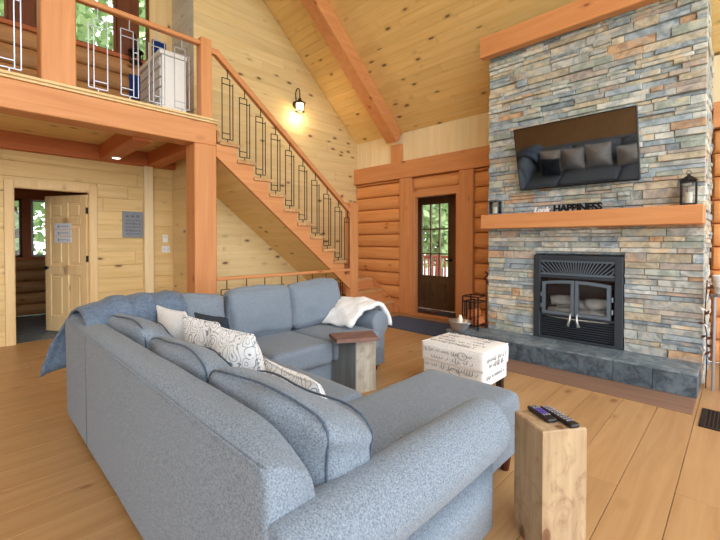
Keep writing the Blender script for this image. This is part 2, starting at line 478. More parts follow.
# ---- upper left wall: logs with windows
wu = struct('wall_left_upper', 'log wall of the loft with tall windows', 'wall')
WIN = [(-1.4, .43), (.70, 1.65), (1.925, 2.10)]
logs(wu, 'Y', -6.80, -5.9, 2.44, 2.9, 4.15, .25, 'log_deep', sign=1, depth=.07)
B((-6.86, -5.9, 2.84), (-6.81, 2.44, 4.15), 'backing', 'brown_trim', wu, 0)
for (a, b) in ((-5.9, -1.4), (.43, .70), (1.65, 1.925), (2.10, 2.44)):
    B((-6.86, a, 4.15), (-6.74, b, 6.3), 'window_post', 'brown_trim' if a != 2.10 else 'pine_door', wu)
MB().prism([(-5.9, 3.43), (0, 8.74), (2.44, 6.54), (2.44, 6.3), (-5.9, 6.3)][1:] + [(-2.7, 6.31)], -6.86, -6.76, 'X').build('gable_panel', 'pine_wall', wu)
B((-6.84, -5.9, 4.12), (-6.70, 2.44, 4.18), 'window_sill', 'timber_dark_Y', wu)
for i, (a, b) in enumerate(WIN):
    t = struct('window_%d' % (i + 1), ['loft window at the far left of the railing', 'wide loft window behind the timber post', 'narrow loft window beside the white cabinet'][i], 'window')
    for (p, q) in (((a, 4.18), (a + .035, 6.3)), ((b - .035, 4.18), (b, 6.3)), ((a, 4.18), (b, 4.22)), ((a, 6.26), (b, 6.3))):
        B((-6.83, p[0], p[1]), (-6.77, q[0], q[1]), 'window_frame', 'brown_trim', t)
    B((-6.805, a + .03, 4.21), (-6.797, b - .03, 6.27), 'pane', 'clear_glass', t, 0)

# ---- bedroom behind the left door
wb = struct('wall_bedroom', 'dark log wall of the back room seen through the open door', 'wall')
BW = [(.10, .74), (.86, 1.36)]
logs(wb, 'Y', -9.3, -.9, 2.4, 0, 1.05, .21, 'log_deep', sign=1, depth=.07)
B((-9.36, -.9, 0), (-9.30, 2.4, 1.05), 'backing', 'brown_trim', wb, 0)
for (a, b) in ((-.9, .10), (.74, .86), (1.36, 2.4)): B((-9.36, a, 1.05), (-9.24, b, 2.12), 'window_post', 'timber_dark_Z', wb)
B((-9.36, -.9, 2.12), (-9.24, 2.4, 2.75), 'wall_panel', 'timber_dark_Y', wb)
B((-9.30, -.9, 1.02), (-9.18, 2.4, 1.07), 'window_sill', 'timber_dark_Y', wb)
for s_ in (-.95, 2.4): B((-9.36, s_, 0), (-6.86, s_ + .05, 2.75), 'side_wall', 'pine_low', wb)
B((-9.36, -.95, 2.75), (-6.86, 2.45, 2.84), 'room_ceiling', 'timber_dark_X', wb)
for i, (a, b) in enumerate(BW):
    t = struct('window_%d' % (i + 4), ['left window of the back room through the doorway', 'right window of the back room through the doorway'][i], 'window')
    for (p, q) in (((a, 1.07), (a + .04, 2.12)), ((b - .04, 1.07), (b, 2.12)), ((a, 1.07), (b, 1.11)), ((a, 2.08), (b, 2.12))):
        B((-9.32, p[0], p[1]), (-9.27, q[0], q[1]), 'window_frame', 'white_paint' if i else 'brown_trim', t)
    B((-9.30, a + .03, 1.10), (-9.294, b - .03, 2.09), 'pane', 'clear_glass', t, 0)
    if i: MB().box((-9.27, b - .52, 1.22), (-9.25, b - .49, 1.32), .003).build('latch', 'steel', t)
fb = struct('floor_bedroom', 'grey slate tile floor of the back room', 'floor')
B((-9.36, -.9, -.12), (-6.85, 2.4, -.012), 'subfloor', 'dark_earth', fb)
y = -.9; j = 0
while y < 2.38:
    x = -9.3 - (.15 if j % 2 else 0)
    while x < -6.86:
        a, b = max(x, -9.3), min(x + .3, -6.85)
        if b - a > .03: B((a + .003, y + .003, -.012), (b - .003, min(y + .3, 2.4) - .003, R.uniform(-.002, 0)), 'tile', 'slate_floor', fb, .002)
        x += .3
    y += .3; j += 1
# door 1: casing and open slab
d1 = struct('door_1', 'six panel pine door standing open into the back room', 'door')
for (a, b) in (((-6.756, DY0 - .09, 0), (-6.735, DY0, 2.155)), ((-6.756, DY1, 0), (-6.735, DY1 + .09, 2.155)), ((-6.756, DY0, 2.07), (-6.735, DY1, 2.155))):
    B(a, b, 'casing', 'pine_door', d1)
for (a, b) in (((-6.86, DY0 - .02, 0), (-6.745, DY0 + .012, 2.07)), ((-6.86, DY1 - .012, 0), (-6.745, DY1 + .02, 2.07)), ((-6.86, DY0, 2.055), (-6.745, DY1, 2.09))):
    B(a, b, 'jamb', 'pine_door', d1)
DM = Matrix.Translation((-6.80, 1.268, 0)) @ Matrix.Rotation(math.radians(180 + 29.5), 4, 'Z')   # local +x runs along the slab away from the hinge
def dbox(a, b, name, mat, par, c=.004): return MB().box(a, b, c, DM).build(name, mat, par)
W_, TH = .80, .02
for (x0, x1) in ((0, .11), (W_ - .11, W_)): dbox((x0, -TH, .01), (x1, TH, 2.03), 'stile', 'pine_door', d1)
dbox((.35, -TH, .24), (.45, TH, 1.92), 'stile', 'pine_door', d1)
for (z0, z1) in ((.01, .24), (.86, 1.0), (1.60, 1.70), (1.92, 2.03)): dbox((.11, -TH, z0), (W_ - .11, TH, z1), 'rail', 'pine_door', d1)
for (z0, z1) in ((.24, .86), (1.0, 1.60), (1.70, 1.92)):
    for (x0, x1) in ((.11, .35), (.45, W_ - .11)):
        m = MB().box((x0, -.006, z0), (x1, .006, z1), 0, DM).box((x0 + .03, -.015, z0 + .03), (x1 - .03, .015, z1 - .03), .012, DM); m.build('panel', 'pine_door', d1)
m = MB()
for s_ in (-1, 1):
    m.tube([(W_ - .06, s_ * .02, .96), (W_ - .06, s_ * .045, .96)], .012, 10, M=DM); m.tube([(W_ - .06, s_ * .04, .96), (W_ - .06, s_ * .05, .96), (W_ - .06, s_ * .07, .96), (W_ - .06, s_ * .078, .96)], [.014, .027, .027, .012], 12, M=DM)
setp(m.build('door_knob', 'black_iron', d1, True), 'round black knob')
for z in (.35, 1.1, 1.8): MB().box((-.012, -.028, z - .045), (.008, .028, z + .045), .002, DM).build('hinge', 'bronze_iron', d1)
# signs hang on the far... the face turned to the great room
for z, lab in ((1.575, 'top'), (1.475, 'middle'), (1.375, 'bottom')):
    t = thing('door_sign', 'small white board sign on the open pine door, %s of three' % lab, 'sign', DM @ Vector((.46, .03, z)), 'white signs on the pine door')
    MB().box((.28, .021, z - .044), (.60, .031, z + .044), .003, DM).build('board', 'white_sign', t)
    m = MB()
    for q in range(5): m.box((.33 + q * .035, .031, z - .008 + R.uniform(-.006, .006)), (.352 + q * .035, .0325, z + .01), 0, DM)
    m.box((.50, .031, z - .02), (.53, .033, z + .02), .001, DM)
    setp(m.build('lettering', 'button_grey', t), kind='stuff')

# trim post on the wall, wall end, stair wall
B((-6.756, 1.985, 0), (-6.67, 2.115, 2.53), 'trim_2', 'pine_knee')
setp(bpy.data.objects['trim_2'], 'light pine corner board on the wall under the loft', 'trim', kind='structure')
we = struct('wall_end', 'short cross wall behind the timber post, whitewashed at loft level', 'wall')
back(we, (-6.86, 2.47, 0), (-5.91, 2.52, 6.5), 'pine_wall_x')
plank_wall(we, 'X', 2.47, -.0, -6.75, -5.886, 0, 2.74, .2, 'pine_wall_x') if False else None
z = 0
while z < 2.7:
    B((-6.79, 2.44, z + .001), (-5.888, 2.47, min(z + .2, 2.74) - .001), 'plank', 'pine_wall_x', we, .002); z += .2
z = 2.9
while z < 6.4:
    B((-6.79, 2.44, z + .001), (-5.888, 2.47, min(z + .18, 6.45) - .001), 'plank', 'whitewash', we, .003); z += .18
ws = struct('wall_stair', 'tall knotty pine board wall beside the staircase', 'wall')
MB().prism([(2.47, 0), (6.08, 0), (6.08, 3.3), (2.47, roof(2.47))], -6.0, -5.912, 'X').build('backing', 'pine_wall', ws)
plank_wall(ws, 'Y', -5.886, .026, 2.44, 5.9, 0, 6.6, .185, 'pine_wall', top=lambda u: roof(u) - .005, lmin=1.2, lmax=2.8)

# ---- door wall (logs, timber frame), at the back
wk = struct('wall_back', 'orange log wall with timber frame around the front door', 'wall')
BY = 5.92
logs(wk, 'X', BY, -5.886, -4.67, 0, 2.55, .25, sign=-1, depth=.075)
logs(wk, 'X', BY, -3.14, -2.37, 0, 2.55, .25, sign=-1, depth=.075)
logs(wk, 'X', BY, -4.39, -3.40, 2.31, 2.55, .24, sign=-1, depth=.075)
logs(wk, 'X', BY, -.25, 2.6, 0, 2.60, .26, sign=-1, depth=.085)
for (a, b) in (((-5.9, 5.96, 0), (-4.56, 6.08, 3.5)), ((-3.40, 5.96, 0), (2.6, 6.08, 3.5)), ((-4.56, 5.96, 2.2), (-3.40, 6.08, 3.5))): back(wk, a, b, 'timber_dark_X')
for (a, b, m_) in (((-4.67, 5.82, 0), (-4.39, 5.97, 2.55), 'timber_Z'), ((-3.40, 5.82, 0), (-3.14, 5.97, 2.55), 'timber_Z')): B(a, b, 'post', m_, wk, .006)
B((-5.886, 5.80, 2.55), (-2.37, 5.97, 2.87), 'plate_beam', 'timber_X', wk, .008)
B((-.25, 5.80, 2.61), (2.6, 5.97, 2.89), 'plate_beam', 'timber_X', wk, .008)
B((-4.39, 5.84, 2.17), (-3.40, 5.97, 2.31), 'header_board', 'timber_X', wk, .004)
x = -5.886
while x < 2.6:
    x1 = min(x + .14, 2.6)
    if not (-2.35 < x < -.4): B((x + .0008, 5.90, 2.87), (x1 - .0008, 5.97, 3.43), 'plank', 'pine_knee', wk, .002)
    x = x1
B((-4.9, 5.84, 2.87), (-4.65, 5.93, 3.22), 'post', 'timber_Z', wk, .006)
# entry vestibule
ve = struct('wall_vestibule', 'dark timber entry recess in front of the front door', 'wall')
B((-5.05, 6.08, 0), (-4.93, 6.75, 2.5), 'side_panel', 'entry_door', ve); B((-3.40, 6.08, 0), (-3.30, 6.75, 2.5), 'side_panel', 'timber_dark_Y', ve)
B((-5.05, 6.08, 2.35), (-3.3, 6.75, 2.45), 'entry_ceiling', 'timber_dark_X', ve)
B((-4.93, 5.95, -.02), (-3.40, 6.75, -.001), 'entry_floor', 'entry_floor', ve)
B((-4.39, 5.86, 0), (-3.46, 5.98, .022), 'threshold', 'timber_X', ve)
B((-4.39, 5.83, 0), (-4.31, 5.93, 2.17), 'jamb', 'timber_Z', ve); B((-4.56, 5.97, 0), (-4.50, 6.08, 2.17), 'jamb', 'entry_door', ve); B((-3.46, 5.84, 0), (-3.40, 6.08, 2.17), 'jamb', 'timber_Z', ve)
# door 2
d2 = struct('door_2', 'dark brown front door with a nine pane window', 'door')
YD = 6.56
gx0, gx1, gz0, gz1 = -4.665, -4.055, .675, 2.10
for (a, b) in (((-4.82, YD, .01), (gx0, YD + .045, 2.28)), ((gx1, YD, .01), (-3.90, YD + .045, 2.28)), ((gx0, YD, gz1), (gx1, YD + .045, 2.28)), ((gx0, YD, .01), (gx1, YD + .045, gz0))):
    B(a, b, 'stile', 'entry_door', d2)
for (a, b) in ((-4.68, -4.42), (-4.32, -4.06)):
    MB().box((a, YD - .012, .16), (b, YD, .54), .004).box((a + .04, YD - .022, .2), (b - .04, YD - .008, .5), .01).build('panel', 'entry_door', d2)
B((gx0, YD + .018, gz0), (gx1, YD + .026, gz1), 'pane', 'clear_glass', d2, 0)
for k in (1, 2):
    xx = gx0 + (gx1 - gx0) * k / 3; B((xx - .013, YD - .003, gz0), (xx + .013, YD + .05, gz1), 'muntin', 'entry_door', d2, .002)
for zz in (gz0 + .44, gz0 + .93): B((gx0, YD - .003, zz - .013), (gx1, YD + .05, zz + .013), 'muntin', 'entry_door', d2, .002)
for (a, b) in (((gx0 - .025, gz0 - .025), (gx0, gz1 + .025)), ((gx1, gz0 - .025), (gx1 + .025, gz1 + .025)), ((gx0 - .025, gz0 - .025), (gx1 + .025, gz0)), ((gx0 - .025, gz1), (gx1 + .025, gz1 + .025))):
    B((a[0], YD - .012, a[1]), (b[0], YD, b[1]), 'glass_bead', 'entry_door', d2)
m = MB().tube([(-3.985, YD, .99), (-3.985, YD - .05, .99), (-4.08, YD - .055, .99)], .011, 8).tube([(-3.985, YD, 1.0), (-3.985, YD - .008, 1.0)], .03, 14); setp(m.build('door_lever', 'black_iron', d2, True), 'black lever handle')
B((-3.90, YD - .02, 0), (-3.28, YD + .1, 2.4), 'side_jamb', 'timber_dark_Z', d2); B((-4.95, YD - .02, 0), (-4.82, YD + .1, 2.4), 'side_jamb', 'entry_door', d2); B((-4.95, YD - .02, 2.28), (-3.28, YD + .1, 2.5), 'head_jamb', 'entry_door', d2)
em = MB().box((-4.05, 6.05, 0), (-3.5, 6.45, .012), .004).build('entry_mat', 'black_mat'); setp(em, 'black mat on the floor inside the front door recess', 'mat')

# ---- ceiling
ce = struct('ceiling', 'sloping knotty pine board ceiling', 'ceiling')
sl = math.atan(.9)
def slope_box(y0, y1, x0, x1, t0, t1, c, mat, name, par):
    # box lying on the roof underside between y0<y1 ; t upward thickness
    L = (y1 - y0) / math.cos(sl)
    Mx = Matrix.Translation((0, y1, roof(y1))) @ Matrix.Rotation(-sl, 4, 'X')
    return MB().box((x0, -L, t0), (x1, 0, t1), c, Mx).build(name, mat, par)
dy = .14 * math.cos(sl); y = 5.9; k = 0
while y > 2.9:
    x = -5.9 - R.random() * 2
    while x < 2.6:
        x1 = x + R.uniform(1.6, 3.4); a, b = max(x, -5.9), min(x1, 2.6)
        if b - a > .05: slope_box(y - dy + .0006, y - .0006, a + .0008, b - .0008, R.uniform(0, .0008), .02, .0018, 'pine_ceiling', 'plank', ce)
        x = x1
    y -= dy
slope_box(0, y, -6.86, 2.6, 0, .03, 0, 'pine_ceiling', 'board_field', ce)
slope_box(2.44, 6.05, -6.86, 2.6, .021, .08, 0, 'pine_ceiling', 'backing', ce)
MB().add([(-6.86, 0, 8.74), (2.6, 0, 8.74), (2.6, -5.95, 3.385), (-6.86, -5.95, 3.385), (-6.86, 0, 8.8), (2.6, 0, 8.8), (2.6, -5.95, 3.45), (-6.86, -5.95, 3.45)], [(0, 1, 2, 3), (4, 7, 6, 5), (0, 4, 5, 1), (1, 5, 6, 2), (2, 6, 7, 3), (3, 7, 4, 0)]).build('far_slope', 'pine_ceiling', ce)
wf = struct('wall_front', 'log wall behind the camera', 'wall')
B((-6.86, -6.05, 0), (-1.0, -5.95, 3.45), 'wall_panel', 'brown_trim', wf, 0)
# rafter
t = thing('rafter_beam', 'heavy orange timber rafter running up the pine ceiling', 'beam', (-4.775, 5.85, 3.2))
L = 4.6; Mx = Matrix.Translation((0, 5.9, roof(5.9))) @ Matrix.Rotation(-sl, 4, 'X')
MB().box((-4.9, -L, -.27), (-4.65, .0, -.003), .008, Mx).build('rafter', 'timber_Y', t)
# ---- chimney
ch = thing('stone_chimney', 'wide stacked ledger stone chimney rising behind the fireplace', 'chimney', (-1.31, 5.3, 0))
CX0, CX1, CF = -2.39, -.25, 4.85
MB().prism([(5.25, 0), (5.79, 0), (5.79, 3.46), (5.25, 3.94)], CX0 + .03, CX1 - .03, 'X').build('core', 'ledger_slate', ch)
for (a, b) in (((CX0 + .03, CF + .035, 0), (-1.80, 5.25, 3.97)), ((-.86, CF + .035, 0), (CX1 - .03, 5.25, 3.97)), ((-1.80, CF + .035, 1.215), (-.86, 5.25, 3.97))): B(a, b, 'core', 'ledger_slate', ch, 0)
FX0, FX1, FZ1 = -1.795, -.878, 1.205
stones = []
z = .2
while z < 3.96:
    h = R.choice((.04, .05, .055, .065, .08, .095)); h = min(h, 3.975 - z)
    if h < .02: break
    segs = [(CX0, CX1)] if z + h / 2 > FZ1 else [(CX0, FX0), (FX1, CX1)]
    for (a, b) in segs:
        x = a
        while x < b - .001:
            x1 = x + R.choice((.12, .18, .22, .28, .34, .42)) * R.uniform(.85, 1.15)
            if b - x1 < .08: x1 = b
            d = R.uniform(-.020, .020)
            if h > .065 and R.random() < .4:
                hm = z + h * R.uniform(.4, .6); stones.append((x, x1, z, hm, d)); stones.append((x, x1, hm, z + h, R.uniform(-.018, .016)))
            else: stones.append((x, x1, z, z + h, d))
            x = x1
    z += h
def vis(s_):
    x0, x1, z0, z1, d = s_
    P = Vector(((x0 + x1) / 2, CF, (z0 + z1) / 2 - H)); c = P.dot(fw)
    sc = 1 / c ** 2
    v = 248 + 389 * P.dot(dn) / c
    if v < 0: sc *= .0
    if -2.0 < P.x < -.75 and 1.98 < (z0 + z1) / 2 < 2.7: sc *= 0.0
    return (x1 - x0) * (z1 - z0) * sc
order = sorted(stones, key=vis, reverse=True)
def stone_geo(m, s_, side=False):
    x0, x1, z0, z1, d = s_; g = .0014
    q = lambda: R.uniform(-.004, .004)
    y0 = CF + d; yb = CF + .05
    # irregular faced block
    f = [(x0 + g, y0 + .006 + q(), z0 + g), (x1 - g, y0 + .006 + q(), z0 + g), (x1 - g, y0 + .006 + q(), z1 - g), (x0 + g, y0 + .006 + q(), z1 - g)]
    c = .006; i = [(x0 + c, y0 + q(), z0 + c), (x1 - c, y0 + q(), z0 + c), (x1 - c, y0 + q(), z1 - c), (x0 + c, y0 + q(), z1 - c)]
    xm = x0 + (x1 - x0) * R.uniform(.3, .7); i2 = [(xm, y0 - abs(q()), z0 + c), (xm, y0 - abs(q()), z1 - c)]
    bk = [(x0 + g, yb, z0 + g), (x1 - g, yb, z0 + g), (x1 - g, yb, z1 - g), (x0 + g, yb, z1 - g)]
    vs = f + i + i2 + bk
    m.add(vs, [(4, 8, 9, 7), (8, 5, 6, 9), (0, 1, 5, 8, 4), (1, 2, 6, 5), (2, 3, 7, 9, 6), (3, 0, 4, 7), (0, 10, 11, 1), (1, 11, 12, 2), (2, 12, 13, 3), (3, 13, 10, 0), (10, 13, 12, 11)])
for i, s_ in enumerate(order[:300]):
    m = MB(); stone_geo(m, s_); m.build('stone', R.choices(STONES, SW)[0], ch)
m = MB()
for s_ in order[300:]: m.cur = R.choices(range(8), SW)[0]; stone_geo(m, s_)
# side returns
z = .0
while z < 3.96:
    h = R.choice((.036, .042, .05, .06, .07)); h = min(h, 3.975 - z)
    if h < .02: break
    for sd in (0, 1):
        y = CF + .05
        while y < 5.79:
            y1 = min(y + R.uniform(.12, .4), 5.795)
            if z + h > roof(y1) - .06: break
            d = R.uniform(-.012, .014); m.cur = R.choices(range(8), SW)[0]
            if sd: m.box((CX1 - .03, y + .001, z + .001), (CX1 + d, y1 - .001, z + h - .001), .005)
            else: m.box((CX0 - d, y + .001, z + .001), (CX0 + .03, y1 - .001, z + h - .001), .005)
            y = y1
    z += h
setp(m.build('stone', STONES, ch), kind='stuff')
# cap beam above the chimney
o = MB().box((-2.45, 4.70, 3.72), (-.2, 4.82, 3.98), .008).build('cap_beam', 'timber_X'); setp(o, 'orange timber beam across the very top of the stone chimney', 'beam')
# mantel
o = MB().box((-2.375, 4.60, 1.515), (-.245, 4.84, 1.69), .008).build('mantel', 'timber_X'); setp(o, 'thick orange timber mantel shelf on the stone chimney below the television', 'mantel')
# hearth
he = thing('hearth', 'raised slate tiled hearth in front of the fireplace', 'hearth', (-1.5, 4.6, 0))
HX0, HX1, HY, HZ = -2.74, -.262, 4.40, .216
B((HX0 + .012, HY + .012, 0), (HX1 - .012, 4.83, HZ - .02), 'core', 'dark_earth', he, 0)
x = HX1
while x > HX0 + .01:
    x0 = max(x - .31, HX0)
    B((x0 + .0015, HY, .003), (x - .0015, HY + .013, HZ - .022), 'tile', 'slate_tile', he, .002); x = x0
for y in (HY, 4.62): B((HX1 - .013, y + (.0135 if y == HY else 0), .003), (HX1, min(y + .22, 4.83), HZ - .022), 'tile', 'slate_tile', he, .002); B((HX0, y + (.0135 if y == HY else 0), .003), (HX0 + .013, min(y + .22, 4.83), HZ - .022), 'tile', 'slate_tile', he, .002)
x = HX1 + .004
while x > HX0:
    x0 = max(x - .62, HX0 - .004)
    B((x0 + .0015, HY - .006, HZ - .021), (x - .0015, 4.83, HZ), 'slab', 'slate_top', he, .003); x = x0 - 1e-6 if x0 > HX0 else -9

# ================================================================ LOFT
lf = struct('floor_loft', 'loft floor deck with pine underside', 'floor')
B((-6.86, -5.9, 2.76), (-5.06, 2.44, 2.84), 'deck', 'floor_wood', lf)
y = -2.0
x = -6.74
while x < -5.06:
    B((x + .001, -2.2, 2.742), (min(x + .14, -5.06) - .001, 2.44, 2.762), 'plank', 'pine_low', lf, .002); x += .14
B((-6.75, -2.2, 2.53), (-6.62, 2.44, 2.742), 'wall_beam', 'timber_dark_Y', lf)
for y0 in (-1.3, 1.38, 2.02): B((-6.62, y0, 2.54), (-5.06, y0 + .22, 2.742), 'joist', 'timber_dark_X', lf, .006)
o = MB().box((-5.06, -5.9, 2.57), (-4.80, 2.274, 2.845), .008).build('loft_beam', 'timber_Y'); setp(o, 'large orange timber beam carrying the loft edge', 'beam')
o = MB().box((-5.06, -5.9, 2.846), (-4.785, 2.29, 2.872), .003).box((-5.06, -5.9, 2.872), (-4.765, 2.30, 2.90), .004).build('trim_3', 'pine_door'); setp(o, 'light wood nosing along the loft edge', 'trim', kind='structure')
o = MB().box((-5.075, 1.995, 0), (-4.80, 2.274, 2.57), .01).build('timber_post', 'timber_Z'); setp(o, 'tall square timber post standing under the loft corner behind the sofa', 'post')
o = MB().box((-5.07, .535, 2.90), (-4.80, .815, 7.9), .01).build('timber_post', 'timber_Z'); setp(o, 'square timber post rising from the loft edge through the railing', 'post')
# ---- railing
def baluster(m, y0, z0, zt, wd=.15, x=-4.83, r=.006, flip=1):
    """one wrought bar panel: z0 foot, zt underside of rail, centre y0"""
    a, b = z0 + .05, zt - .125
    L = y0 - flip * wd / 2; Mi = y0 + flip * wd * .22; Rr = y0 + flip * wd / 2
    def bar(p, q): m.tube([p, q], r, 4)
    bar((x, y0, z0), (x, y0, a)); bar((x, y0, b), (x, y0, zt))
    bar((x, L, a), (x, L, b)); bar((x, Mi, a), (x, Mi, b)); bar((x, Rr, a), (x, Rr, b - .05))
    bar((x, L, a), (x, Rr, a)); bar((x, L, b), (x, Mi, b)); bar((x, L, b - .075), (x, Rr, b - .05 if 0 else b - .075)); bar((x, L, a + .075), (x, Mi, a + .075))
lr = thing('loft_railing', 'wooden handrail with silver metal bar panels along the loft edge', 'railing', (-4.83, .5, 2.9))
for (y0, y1) in ((-5.9, .535), (.815, 2.075)): B((-4.875, y0, 3.785), (-4.795, y1, 3.84), 'handrail', 'timber_Y', lr, .01)
for i, y in enumerate((-.62, -.28, .06, .31, 1.005, 1.30, 1.58, 1.86)):
    if y == .06: continue
    m = MB(); baluster(m, y, 2.90, 3.79, .17, flip=1 if i % 2 else -1); m.build('bar_panel', 'silver_bar', lr)
nw = MB().box((-4.93, 2.075, 2.90), (-4.79, 2.215, 3.89), .008).build('newel_post', 'timber_Z'); setp(nw, 'square timber newel post at the top of the stairs', 'post')

# ================================================================ STAIRS
st = thing('staircase', 'open pine staircase running down from the loft to a landing', 'stairs', (-4.8, 3.5, 0))
N = 10
ty = lambda i: 2.31 + .245 * i
tz = lambda i: 2.64 - .2 * i
# outer and inner stringers: sawtooth
poly = [(2.275, 2.84)]
poly = [(2.275, 2.60)]
for i in range(N):
    poly += [(ty(i), tz(i) - .045), (ty(i + 1), tz(i) - .045)]
zb = lambda y: 2.43 - .8 * (y - 2.292)
poly = poly[:-1] + [(4.65, tz(N - 1) - .045), (4.65, zb(4.65)), (2.275, zb(2.275))]
MB().prism(poly, -4.855, -4.805, 'X').build('stringer', 'timber_Y', st)
for i in range(N):
    MB().box((-5.884, ty(i) - .0, tz(i) - .045), (-4.775 if i < N - 1 else -4.95, ty(i + 1) + .03, tz(i)), .005).build('tread', 'tread', st)
    MB().box((-5.884, ty(i), tz(i) - .045), (-4.86, ty(i) + .02, tz(i) + .155), .003).build('riser', 'timber_X', st)
# soffit boards
k = 0; s0 = 2.30
while s0 < 4.60:
    s1 = min(s0 + .11, 4.74)
    MB().add([(-5.884, s0 + .001, zb(s0) + .012), (-4.857, s0 + .001, zb(s0) + .012), (-4.857, s1 - .001, zb(s1) + .012), (-5.884, s1 - .001, zb(s1) + .012),
              (-5.884, s0 + .001, zb(s0) + .032), (-4.857, s0 + .001, zb(s0) + .032), (-4.857, s1 - .001, zb(s1) + .032), (-5.884, s1 - .001, zb(s1) + .032)],
             [(0, 1, 2, 3), (4, 7, 6, 5), (0, 4, 5, 1), (1, 5, 6, 2), (2, 6, 7, 3), (3, 7, 4, 0)]).build('soffit_board', 'pine_ceiling', st); s0 += .11
# landing and lower flight
B((-5.884, 4.77, .58), (-5.35, 5.80, .64), 'landing', 'tread', st)
B((-5.36, 4.87, .0), (-5.33, 5.80, .59), 'riser', 'timber_Y', st)
for (xa, xb, zt) in ((-5.35, -5.08, .43), (-5.08, -4.81, .215)):
    B((xa, 4.87, zt - .045), (xb + .03, 5.80, zt), 'tread', 'tread', st); B((xb - .01, 4.87, 0), (xb + .01, 5.80, zt - .045), 'riser', 'timber_Y', st)
MB().prism([(-5.35, 0), (-4.68, 0), (-4.68, .10), (-5.35, .62)], 5.8, 5.84, 'Y').build('skirt_board', 'timber_X', st)
nb = MB().box((-4.94, 4.655, 0), (-4.80, 4.85, 2.03), .008).build('newel_post', 'timber_Z'); setp(nb, 'square timber newel post at the foot of the stair rail', 'post')
sr_ = thing('stair_railing', 'sloping wooden handrail with dark metal bar panels beside the stairs', 'railing', (-4.83, 3.4, 2.5))
rz = lambda y: 3.80 - .79 * (y - 2.273)
MB().prism([(2.215, 3.80), (2.30, 3.80), (4.66, rz(4.66)), (4.66, rz(4.66) - .075), (2.27, 3.73), (2.215, 3.73)], -4.87, -4.80, 'X').build('handrail', 'timber_Y', sr_)
for i in range(N):
    y = ty(i) + .13 if i < N - 1 else ty(i) + .10
    if y > 4.62: continue
    m = MB(); baluster(m, y, tz(i), rz(y) - .065, .15, r=.0065); m.build('bar_panel', 'black_iron', sr_)
gr = thing('guard_railing', 'low wooden rail with dark metal bars below the stairs behind the sofa', 'railing', (-4.83, 3.3, 0))
B((-4.86, 2.275, .845), (-4.80, 4.655, .89), 'handrail', 'timber_Y', gr, .008)
for k in range(8):
    y = 2.42 + .285 * k; m = MB(); baluster(m, y, 0, .85, .16, r=.0065); m.build('bar_panel', 'black_iron', gr)

# ================================================================ SOFA
so = thing('sectional_sofa', 'large blue grey tweed sectional sofa with chaise and rolled arms', 'sofa', (-2.2, 1.3, 0))
SF = 'sofa_fabric'
# near back (runs along X): profile in Y,Z, slightly raked
def band(prof, a, b, axis, n=26, nz=.004, seed=1, endr=.03, fn=None):
    """extrude closed profile (rounded) along axis from a to b with soft ends"""
    m = MB(); K = len(prof); vs = []; fs = []
    cxp = sum(p[0] for p in prof) / K; czp = sum(p[1] for p in prof) / K
    st_ = [(a, .90), (a + endr * .3, .965), (a + endr, 1)] + [(a + endr + (b - a - 2 * endr) * i / n, 1) for i in range(1, n)] + [(b - endr, 1), (b - endr * .3, .965), (b, .90)]
    for (u, s_) in st_:
        for (p, q) in prof:
            pp, qq = cxp + (p - cxp) * s_ if s_ == 1 else p + (cxp - p) * (1 - s_) * .6, q if s_ == 1 else q + (czp - q) * (1 - s_) * .25
            d = noise.noise_vector(Vector((u * 3 + seed, pp * 5, qq * 5))) * nz
            if fn: pp, qq = fn(u, pp, qq)
            vs.append((u, pp + d.y, qq + d.z) if axis == 'X' else (pp + d.x, u, qq + d.z))
    L = len(st_)
    for i in range(L - 1):
        for k in range(K): fs.append((i * K + k, i * K + (k + 1) % K, (i + 1) * K + (k + 1) % K, (i + 1) * K + k))
    fs += [tuple(range(K)), tuple((L - 1) * K + k for k in range(K))]
    return m.add(vs, fs)
def rprof(pts, r=.03, n=4):
    """round the corners of a polygon profile"""
    out = []; N_ = len(pts)
    for i, p in enumerate(pts):
        p = Vector(p); a = Vector(pts[i - 1]); b = Vector(pts[(i + 1) % N_])
        u = (a - p); v = (b - p); rr = min(r, u.length * .45, v.length * .45); u = u.normalized() * rr; v = v.normalized() * rr
        for k in range(n + 1):
            t = k / n; out.append(tuple((p + u) * (1 - t) ** 2 + p * 2 * t * (1 - t) + (p + v) * t * t))
    # subdivide long edges a little
    return out
YB = .53
nearp = rprof([(YB, .05), (YB - .005, .765), (YB + .05, .80), (YB + .15, .79), (YB + .22, .30), (YB + .22, .05)], .025)
droop = lambda u, p, q: (p, q - (max(0, u + 1.15) / .3) ** 2 * .13 * max(0, (p - YB) / .2) * (q > .6))
band(nearp, -3.62, -.85, 'X', 40, .004, 1, fn=droop).build('back_panel', SF, so, True)
farp = rprof([(-3.64, .05), (-3.60, .78), (-3.54, .82), (-3.44, .80), (-3.38, .30), (-3.38, .05)], .025)
band(farp, YB + .02, 3.10, 'Y', 26, .004, 2).build('back_panel', SF, so, True)
# seams on the outside of the near back
MB().tube([(-2.92, YB - .0005, .06), (-2.92, YB - .003, .75)], .003, 5).build('seam', 'sofa_piping', so)
MB().tube([(-3.6, YB - .003, .765), (-.87, YB - .003, .765)], .0045, 5).build('seam', SF, so)
